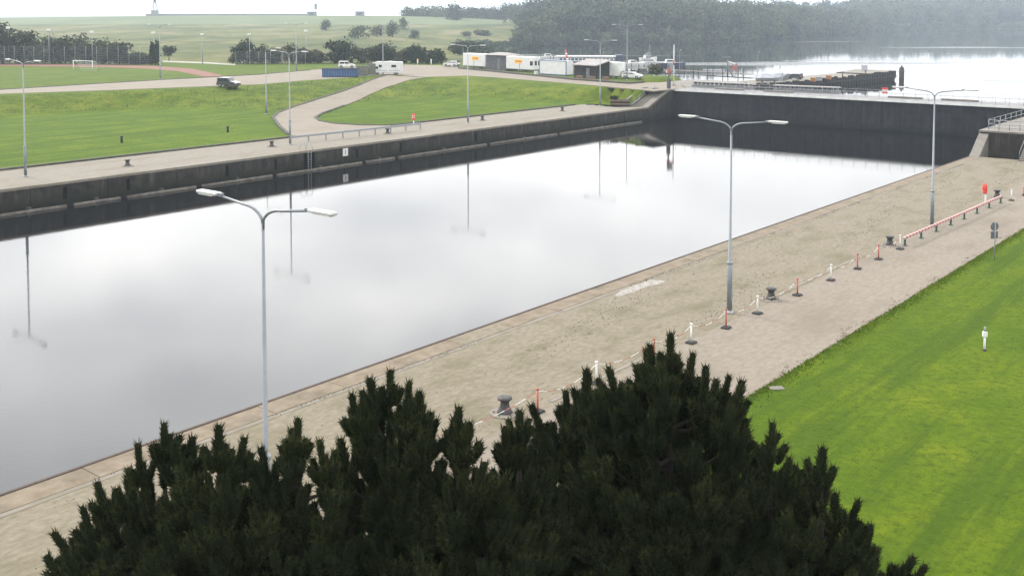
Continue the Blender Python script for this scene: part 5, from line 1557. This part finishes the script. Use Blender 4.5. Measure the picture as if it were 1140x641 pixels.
for px, by_, ty, w, lf, lab in [(-22, 72, 20, 46, 'leaf_dark', 'tallest dark hedge tree at the left frame edge'), (4, 72, 26, 34, 'leaf_dark', 'tall dark hedge tree second from the left frame edge'), (25, 72, 30, 28, 'leaf_dark', 'rounded dark hedge tree above the leftmost lamp post'),
        (42, 72, 41, 22, 'leaf_grey', 'low greyish hedge tree right of the rounded dark one'), (58, 72, 38, 24, 'leaf_grey', 'greyish hedge tree left of the goal'), (72, 72, 37, 22, 'leaf_dark', 'dark hedge tree just left of the goal'),
        (87, 72, 35.5, 22, 'leaf_grey', 'spiky greyish hedge tree directly behind the goal'), (101, 72.4, 45, 18, 'leaf_dark', 'low hedge tree at the right goal post'), (115, 72.6, 41, 22, 'leaf_mid', 'green hedge tree right of the goal'),
        (133, 72.8, 44.5, 22, 'leaf_dark', 'dark hedge tree between goal and cypresses'), (150, 73, 58, 18, 'leaf_dark', 'low dark hedge bush left of the cypresses'), (160, 73, 61, 14, 'leaf_dark', 'lowest hedge bush at the foot of the cypresses')]:
    px_tree(lab, px, by_ - 1.2, ty, w * 1.3, lf, 'tree', HG, 1500, ZU, 0.0, 'hedge_tree', lobes=9)
for px, w, ty, lab in ((169.5, 8, 45.5, 'left one of two narrow dark cypress trees'), (175.5, 9, 44, 'right one of two narrow dark cypress trees')):
    px_tree(lab, px, 73, ty, w, 'leaf_dark', 'tree', 'cypresses', 800, ZU, 0.04, 'cypress_tree', tall=True)
px_tree('small dark tree with bare trunk right of the cypresses', 188, 68, 51, 16, 'leaf_dark', 'tree', None, 500, ZU, 0.3, 'small_tree')
MG = 'bushes behind the parking area'
for px, by_, ty, w, lf, lab in [(264, 71, 50, 16, 'leaf_mid', 'leftmost green bush behind the right mesh fence'), (276, 71, 43, 22, 'leaf_dark', 'tall dark bush by the floodlight and mesh fence'), (292, 71, 48, 18, 'leaf_brown', 'brownish bush right of the fence floodlight'), (305, 71, 53, 16, 'leaf_dark', 'low dark bush above the mesh fence middle'),
        (321, 71, 47, 18, 'leaf_brown', 'brownish bush behind the far-quay lamp post'), (338, 71, 53, 16, 'leaf_dark', 'low dark bush at the right end of the mesh fence'), (353, 70.5, 54, 18, 'leaf_brown', 'low brown bush left of the big round tree'),
        (380, 70.5, 42, 34, 'leaf_dark', 'big round dark tree behind the blue skip'), (401, 70.5, 52, 18, 'leaf_brown', 'brownish bush behind the olive containers'), (417, 70, 49, 20, 'leaf_dark', 'dark bush behind the left end of the motorhome'),
        (431, 70, 45, 26, 'leaf_dark', 'large dark bush behind the motorhome'), (450, 70.5, 54, 20, 'leaf_brown', 'brownish bush right of the motorhome'), (463, 70.5, 48.5, 22, 'leaf_dark', 'dark bush behind the small posts by the road'), (484, 70.8, 53, 24, 'leaf_dark', 'rightmost dark bush before the white car')]:
    px_tree(lab, px, by_, ty, w * 1.25, lf, 'bush', MG, 1200, ZU, 0.0, 'bush', lobes=8)
FG = 'bushes in the meadow'
for px, by_, ty, w, lf, lab in [(363, 34.5, 19.5, 14, 'leaf_mid', 'lone bush standing high in the meadow, left of the others'), (398.5, 43, 28, 25, 'leaf_mid', 'broad round meadow bush above the blue skip'), (419.5, 41, 27, 17, 'leaf_mid', 'meadow bush second of the middle cluster'),
        (437, 41, 21.5, 20, 'leaf_mid', 'tallest bush of the meadow cluster'), (449, 33.5, 18, 13, 'leaf_mid', 'upper right bush of the meadow cluster'), (461.5, 43.5, 32.5, 13, 'leaf_grey', 'small grey round bush right of the meadow cluster'),
        (519, 40.5, 34, 12, 'leaf_grey', 'low grey bush in the right part of the meadow'), (537, 40, 32.5, 22, 'leaf_mid', 'low spreading bush in the right part of the meadow'), (573, 46, 41, 14, 'leaf_mid', 'small bush at the edge of the lakeside scrub')]:
    px_tree(lab, px, by_, ty, w, lf, 'bush', FG, 700, None, 0.03, 'meadow_bush')
px_tree('small round bush on the grass by the lake jetty', 731, 83.5, 69.5, 20, 'leaf_brown', 'bush', None, 600, 1.8, 0.03, 'bush')
px_tree('scrubby weed bush below the white car on the bank', 257, 99.5, 94.8, 16, 'weeds', 'bush', None, 300, None, 0.02, 'weed_bush')
px_tree('small plant growing in the brown planter', 684, 111, 106.5, 10, 'leaf_dark', 'plant', None, 160, 1.15, 0.02, 'planter_plant')
# lakeside scrub and the wood on the far shore
def wood():
    rng = np.random.default_rng(11)
    V, Fc, TV, TF = [], [], [], []
    off = 0
    MI = []
    def put(x, y, w, h, n, size, base=0.0):
        nonlocal off
        z = tz(x, y)
        L = []
        for i in range(5):
            a = rng.random() * 6.28; rr = 0.3 * w * rng.random()
            L.append((rr * math.cos(a), rr * math.sin(a), h * (.35 + .45 * rng.random()), w * .26, w * .26, h * .17))
        L.append((0, 0, h * .52, w * .36, w * .36, h * .46))
        v, f = leaf_cloud(L, n, size, rng, 0.7)
        v += np.array([x, y, z])
        V.append(v); Fc.append(f + off); off += len(v); MI.append(np.full(len(f), rng.integers(0, 3)))
    # far left strip on the horizon, middle wood, right wood beyond the lake
    for px in np.arange(452, 606, 3.0):
        for k in range(3):
            d = 960 + 60 * k + 30 * rng.random()
            hh = 12 + 5 * rng.random() + (4 if 560 < px else 0)
            put((px - CX + rng.normal(0, 2)) / F * d, d, 11 + 5 * rng.random(), hh, 150, 0.75)
    for px in np.arange(585, 1230, 5.5):
        xs = np.array([px]); 
        # first shore line hit: use lake polygon
        ys = np.arange(500, 2200, 6.0)
        ins = inside(LAKE, (px - CX) / F * ys, ys)
        d0 = ys[np.where(ins)[0].max()] if ins.any() else (690 + (620 - px) * 3 if px < 620 else 760)
        for k in range(10):
            d = d0 + 5 + k * 24 + 16 * rng.random() + (k * k) * 2.6
            hh = (6 + 4 * rng.random()) if k == 0 else 16 + 11 * rng.random()
            w = 8 + 3 * rng.random() if k == 0 else 15 + 11 * rng.random()
            hh *= 0.45 + 0.55 * float(ss(575, 650, px))
            sc = 1 if d < 900 else 0.75
            if k == 0:
                for _ in range(3):
                    dd = d0 + 2 + 8 * rng.random()
                    put((px - CX + 5.5 * (rng.random() - .5)) / F * dd, dd, 7 + 5 * rng.random(), 3.5 + 4 * rng.random(), 60, 0.8)
            put((px - CX + rng.normal(0, 3)) / F * d, d, w, hh, int(330 * sc), 0.75 + 0.0003 * d)
    o = np_mesh('woodland', np.concatenate(V), np.concatenate(Fc), 4, ['leaf_wood', 'leaf_wood_dark', 'leaf_wood_pale'], None, np.concatenate(MI))
    tag(o, 'misty broadleaf wood along the far lake shore', 'wood', kind='stuff')
    V.clear(); Fc.clear(); off = 0
    for px in np.arange(506, 612, 1.6):
        for k in range(3):
            py = 50 + 14 * rng.random() + (px - 560) * 0.02
            if px > 580: py = 44 + 9 * rng.random()
            x, y = GT(px, py)
            if inside(LAKE, np.array([x]), np.array([y]))[0]: continue
            put(x, y, 4 + 4 * rng.random(), 1.6 + 2.2 * rng.random(), 60, 0.42)
    for px in np.arange(575, 730, 2.0):
        ys = np.arange(500, 1000, 5.0)
        ins = inside(LAKE, (px - CX) / F * ys, ys)
        d0 = ys[np.where(ins)[0].max()] if ins.any() else 640
        for k in range(2):
            d = d0 + 6 + 10 * k + 5 * rng.random()
            put((px - CX) / F * d, d, 6 + 4 * rng.random(), 3.5 + 3 * rng.random(), 80, 0.5)
    o = np_mesh('lakeside_scrub', np.concatenate(V), np.concatenate(Fc), 4, ['leaf_dark'])
    tag(o, 'dark low scrub along the near and left lake shore', 'scrub', kind='stuff')
wood()
for px, d, w, h, lab in ((506, 940, 17, 19.5, 'tall dark round tree rising from the far left wood'), (594, 900, 24, 23, 'tallest dark tree at the left end of the lakeside wood')):
    x = (px - CX) / F * d
    t = thing('tall_tree', lab, 'tree', (x, d, tz(x, d)))
    tree_mesh('t', w, h, 1200, 0.8, 'leaf_dark', np.random.default_rng(px), t, base=0.1)

# ------------------------------------------------------------------ foreground pines
def shoot_template(rng, n_needles=76):
    """a blunt brush of needles round a woody core, along +Z, unit length; x and y are scaled separately"""
    v, f, mi = [], [], []
    for k, (z, r_) in enumerate(((0, 0.08), (0.3, 0.19), (0.85, 0.19), (1.02, 0.08))):
        for j in range(6):
            a = j * 2 * math.pi / 6 + k * .4
            v.append((r_ * math.cos(a), r_ * math.sin(a), z))
    for k in range(3):
        for j in range(6):
            a, b = k * 6 + j, k * 6 + (j + 1) % 6
            f += [(a, b, b + 6), (a, b + 6, a + 6)]; mi += [1, 1]
    for i in range(n_needles):
        u = (i + rng.random()) / n_needles
        z = 0.0 + 0.95 * u
        a = i * 2.39996 + 0.5 * rng.random()
        ln = 0.27 + 0.07 * rng.random()
        el = R(30 + 24 * rng.random() + 14 * u)
        p = np.array([0.10 * math.cos(a), 0.10 * math.sin(a), z])
        for w in range(2):
            d = np.array([math.cos(a) * math.cos(el), math.sin(a) * math.cos(el), math.sin(el)])
            if w: d = d + 0.25 * rng.normal(0, 1, 3); d /= np.linalg.norm(d)
            q = np.cross(d, rng.normal(0, 1, 3)); q /= np.linalg.norm(q); q *= 0.032
            o = len(v)
            v += [tuple(p - q), tuple(p + q), tuple(p + d * ln)]
            f.append((o, o + 1, o + 2)); mi.append(0)
    return np.array(v), np.array(f), np.array(mi)
_r = np.random.default_rng(5)
SHOOTS = [shoot_template(_r) for _ in range(4)]
def unit(q): return q / (np.linalg.norm(q, axis=-1, keepdims=True) + 1e-9)
def pine(label, apex, dist, prof, ntip, seed):
    """prof: list of (metres below the apex, crown radius); every branch tip carries a whorl of shoots"""
    rng = np.random.default_rng(seed)
    top = at_depth(apex[0], apex[1], dist)
    t = thing('pine_tree', label, 'tree', (top.x, top.y, 0), group='dark pines in the foreground')
    H_ = top.z
    dz = np.array([p[0] for p in prof]); rr = np.array([p[1] for p in prof])
    zz = np.linspace(0.25, dz[-1], 400)
    wgt = np.interp(zz, dz, rr) * np.where(zz < 4.2, 1.0, 0.4) + 0.03
    cdf = np.cumsum(wgt); cdf /= cdf[-1]
    # branch tips: outer ones first, spaced apart, then an inner filling
    tips = []
    TP = np.zeros((ntip + 2, 3))
    for i in range(ntip):
        outer = i < ntip * 0.72
        best = None
        for _ in range(4):
            h = np.interp(rng.random(), cdf, zz); az = rng.random() * 6.283
            f_ = (0.84 + 0.30 * rng.random() ** 1.8) if outer else 0.08 + 0.65 * rng.random()
            r_ = np.interp(h, dz, rr) * f_
            p = np.array([r_ * math.cos(az), r_ * math.sin(az), H_ - h - 0.35])
            m = float(((TP[:len(tips)] - p) ** 2).sum(1).min()) if tips else 9.0
            if best is None or m > best[0]: best = (m, p, az, h, f_)
        _, p, az, h, f_ = best
        tilt = min(0.85, 0.05 + 0.26 * h) * f_
        d = np.array([math.cos(az) * tilt, math.sin(az) * tilt, 1.0]) + 0.10 * rng.normal(0, 1, 3)
        TP[len(tips)] = p
        tips.append((p, d / np.linalg.norm(d), outer))
    tips.append((np.array([0, 0, H_ - 0.42]), np.array([0.02, 0.0, 1.0]), True))
    pos, dr_, ln = [], [], []
    for p, d, outer in tips:
        k = rng.integers(4, 8) if outer else rng.integers(5, 8)
        pos.append(p); dr_.append(d); ln.append(0.36 + 0.12 * rng.random())
        ref = unit(np.cross(d, rng.normal(0, 1, 3))); r2 = np.cross(d, ref)
        for j in range(k):
            a = j * 6.283 / k + 0.4 * rng.random()
            o = ref * math.cos(a) + r2 * math.sin(a)
            sp_ = 0.28 + 0.34 * rng.random()
            dd = unit(d + o * sp_ + np.array([0, 0, 0.25]))
            pos.append(p - d * (0.10 + 0.12 * rng.random()) + o * 0.08); dr_.append(dd); ln.append(0.24 + 0.12 * rng.random())
        # older needles down the branch
        for j in range(2):
            o = unit(rng.normal(0, 1, 3))
            pos.append(p - d * (0.38 + 0.16 * j)); dr_.append(unit(d + 0.35 * o)); ln.append(0.34)
    pos, d, ln = np.array(pos), np.array(dr_), np.array(ln)
    n = len(pos)
    V, Fc, MI = [], [], []
    off = 0
    which = rng.integers(0, len(SHOOTS), n)
    ref = np.where(np.abs(d[:, 2:3]) < 0.99, np.array([[0, 0, 1.0]]), np.array([[1.0, 0, 0]]))
    a = unit(np.cross(ref, d)); b = np.cross(d, a)
    sp = rng.random(n) * 6.28
    a2 = a * np.cos(sp)[:, None] + b * np.sin(sp)[:, None]; b2 = -a * np.sin(sp)[:, None] + b * np.cos(sp)[:, None]
    for w in range(len(SHOOTS)):
        sel = which == w
        tv, tf, tm = SHOOTS[w]
        m = sel.sum()
        wd = 0.285 * (0.85 + 0.3 * rng.random(m))
        v = (pos[sel][:, None, :] + tv[None, :, 0:1] * a2[sel][:, None, :] * wd[:, None, None] + tv[None, :, 1:2] * b2[sel][:, None, :] * wd[:, None, None]
             + tv[None, :, 2:3] * d[sel][:, None, :] * ln[sel][:, None, None])
        f = tf[None] + (np.arange(m) * len(tv))[:, None, None] + off
        V.append(v.reshape(-1, 3)); Fc.append(f.reshape(-1, 3)); MI.append(np.tile(tm, m))
        off += m * len(tv)
    np_mesh('crown', np.concatenate(V), np.concatenate(Fc), 3, ['needles', 'shoot_core'], t, np.concatenate(MI))
    tb = MB()
    tb.tube([(0, 0, -0.3), (0.03, 0.02, H_ * .5), (0, 0, H_ - 0.35)], [0.19, 0.13, 0.02], 8)
    for p, dd, outer in tips[::2]:
        zb = p[2] - 0.35 - 0.35 * math.hypot(p[0], p[1])
        tb.tube([(0, 0, zb), (p[0] * .6, p[1] * .6, zb + 0.12), tuple(p - dd * .3), tuple(p)], [0.04, 0.028, 0.018, 0.012], 5, cap=False)
    tb.build('trunk', 'bark', t)
    return t
pine('large pine with the highest crown, right of the middle', (746, 372), 16.0, [(0, 0.05), (0.2, 0.22), (0.45, 0.42), (0.75, 0.95), (1.1, 1.22), (1.6, 1.32), (2.2, 1.45), (3.2, 1.8), (5.0, 2.2), (8.5, 1.4)], 520, 21)
pine('left shoulder pine merging with the large pine', (652, 413), 16.6, [(0, 0.08), (0.2, 0.32), (0.5, 0.62), (0.9, 0.78), (1.5, 0.9), (2.2, 1.1), (3.2, 1.5), (5.0, 1.9), (8, 1.2)], 330, 28)
pine('pine with the rounded crown left of the nearest bollard', (434, 408), 15.0, [(0, 0.08), (0.2, 0.30), (0.45, 0.56), (0.8, 0.62), (1.3, 0.72), (2.0, 1.0), (3.2, 1.5), (5.0, 2.0), (8, 1.1)], 360, 22)
pine('low narrow pine top between two larger crowns', (510, 452), 14.5, [(0, 0.06), (0.3, 0.28), (0.6, 0.36), (1.0, 0.55), (1.6, 0.9), (2.4, 1.2), (3.5, 1.5), (5.0, 1.7), (7.5, 1.0)], 240, 23)
pine('low pine top directly below the nearest bollard', (578, 453), 15.5, [(0, 0.06), (0.3, 0.26), (0.6, 0.36), (1.0, 0.6), (1.6, 0.95), (2.4, 1.2), (3.5, 1.4), (5.0, 1.7), (7.5, 1.0)], 240, 24)
pine('small pine beside the foot of the nearest lamp post', (331, 462), 14.5, [(0, 0.08), (0.2, 0.30), (0.45, 0.46), (0.8, 0.56), (1.6, 1.0), (3.0, 1.5), (5.0, 1.8), (7.5, 1.0)], 270, 25)
pine('leftmost pine of the foreground group', (182, 470), 15.0, [(0, 0.10), (0.2, 0.30), (0.45, 0.48), (0.9, 0.78), (1.6, 1.25), (3.0, 1.75), (5.0, 2.0), (7.5, 1.1)], 300, 26)
pine('second pine from the left, low crown', (243, 476), 14.2, [(0, 0.08), (0.2, 0.24), (0.45, 0.36), (0.9, 0.62), (2.0, 1.15), (3.5, 1.5), (5.0, 1.7), (7.5, 1.0)], 240, 29)
pine('low pine right of the large one', (859, 475), 15.0, [(0, 0.05), (0.3, 0.16), (0.6, 0.32), (1.0, 0.62), (1.6, 1.0), (3.0, 1.6), (5.0, 1.9), (7.5, 1.0)], 250, 27)
pine('rightmost pine, just peeping above the lawn', (915, 497), 14.8, [(0, 0.06), (0.3, 0.22), (1.0, 0.65), (1.8, 1.25), (3.2, 1.6), (5.0, 1.7), (7.5, 1.0)], 250, 30)

# ------------------------------------------------------------------ small ground cover
def tufts(name, label, pts, mats, size, cat, rng, h=(0.05, 0.14)):
    n = len(pts)
    p = np.array([(x, y, z) for x, y, z in pts])
    a = rng.random(n) * 6.28
    w = size * (0.6 + rng.random(n)); hh = h[0] + (h[1] - h[0]) * rng.random(n)
    dx = np.stack([np.cos(a) * w, np.sin(a) * w, np.zeros(n)], 1)
    tip = np.stack([rng.normal(0, 1, n) * hh * .5, rng.normal(0, 1, n) * hh * .5, hh], 1)
    v = np.stack([p - dx, p + dx, p + tip], 1).reshape(-1, 3)
    o = np_mesh(name, v, np.arange(n * 3).reshape(n, 3), 3, mats)
    return tag(o, label, cat, kind='stuff')
rg = np.random.default_rng(3)
pts = []
for i in range(16000):
    s_ = rg.uniform(20, 128); t_ = -20.4 + abs(rg.normal(0, 0.35)) - 0.05
    pts.append((*st(s_, t_), 0.0))
tufts('grass_fringe', 'ragged grass fringe along the right lawn edge', pts, ['grass_blades'], 0.035, 'grass', rg)
pts = []
for i in range(150000):
    s_ = rg.uniform(18, 80); t_ = -20 + 30 * rg.random() ** 1.2
    pts.append((*st(s_, t_), 0.0))
tufts('lawn_grass', 'short tufted grass of the right lawn', pts, ['grass_blades'], 0.022, 'grass', rg, (0.02, 0.075))
pts = []
for i in range(1800):
    s_ = rg.uniform(25, 125); t_ = -20.6 + rg.normal(0, 0.12) + 0.25 * math.sin(s_ * .9)
    if math.sin(s_ * 1.7) + math.sin(s_ * .61) + rg.normal(0, .6) > -0.2: pts.append((*st(s_, t_), 0.02))
for i in range(500):
    pts.append((*st(rg.uniform(25, 100), rg.uniform(-20, 0)), 0.02))
tufts('leaf_litter', 'brown dead leaves strewn along the lawn edge', pts, ['litter'], 0.05, 'leaves', rg, (0.01, 0.05))
pts = []
for i in range(7000):
    s_ = rg.uniform(10, 128); t_ = rg.uniform(-34, -27)
    if math.sin(s_ * .31 + t_) + math.sin(t_ * 1.3 + s_ * .12) + rg.normal(0, .5) > 0.9: pts.append((*st(s_, t_), 0.0))
for i in range(2500):
    s_ = rg.uniform(10, 128); t_ = T_R + 1.36 + abs(rg.normal(0, .12))
    if math.sin(s_ * .7) + math.sin(s_ * .23) > 0: pts.append((*st(s_, t_), 0.0))
tufts('quay_weeds', 'sparse weeds growing through the right quay paving', pts, ['weeds'], 0.028, 'weeds', rg, (0.02, 0.07))
pts = []
for i in range(26000):
    s_, t_ = rg.uniform(20, 165), rg.uniform(-205, -112)
    x, y = st(s_, t_)
    pts.append((x, y))
pa = np.array(pts); zt = terrain(pa[:, 0], pa[:, 1])
ok = (zt > 0.25) & (zt < 2.68) & ~inside(RAMP, pa[:, 0], pa[:, 1]) & ~inside(ROAD, pa[:, 0], pa[:, 1])
tufts('bank_grass', 'rough unmown grass on the banks below the upper road', [(x, y, z) for (x, y), z in zip(pa[ok], zt[ok])], ['bank_blades'], 0.06, 'grass', rg, (0.08, 0.28))

# ------------------------------------------------------------------ haze
def haze():
    m = bpy.data.materials.new('haze')
    m.use_nodes = True
    n, l = m.node_tree.nodes, m.node_tree.links
    n.remove(n['Principled BSDF'])
    pv = n.new('ShaderNodeVolumePrincipled')
    pv.inputs['Color'].default_value = (0.74, 0.86, 1.0, 1)
    pv.inputs['Density'].default_value = 0.00019
    pv.inputs['Anisotropy'].default_value = 0.2
    l.new(pv.outputs[0], n['Material Output'].inputs['Volume'])
    M['haze'] = m
    o = MB().box((0, 2250, 26), (12100, 7600, 76)).build('haze', 'haze')
    tag(o, 'thin pale haze over the whole place', 'haze', kind='stuff')
haze()
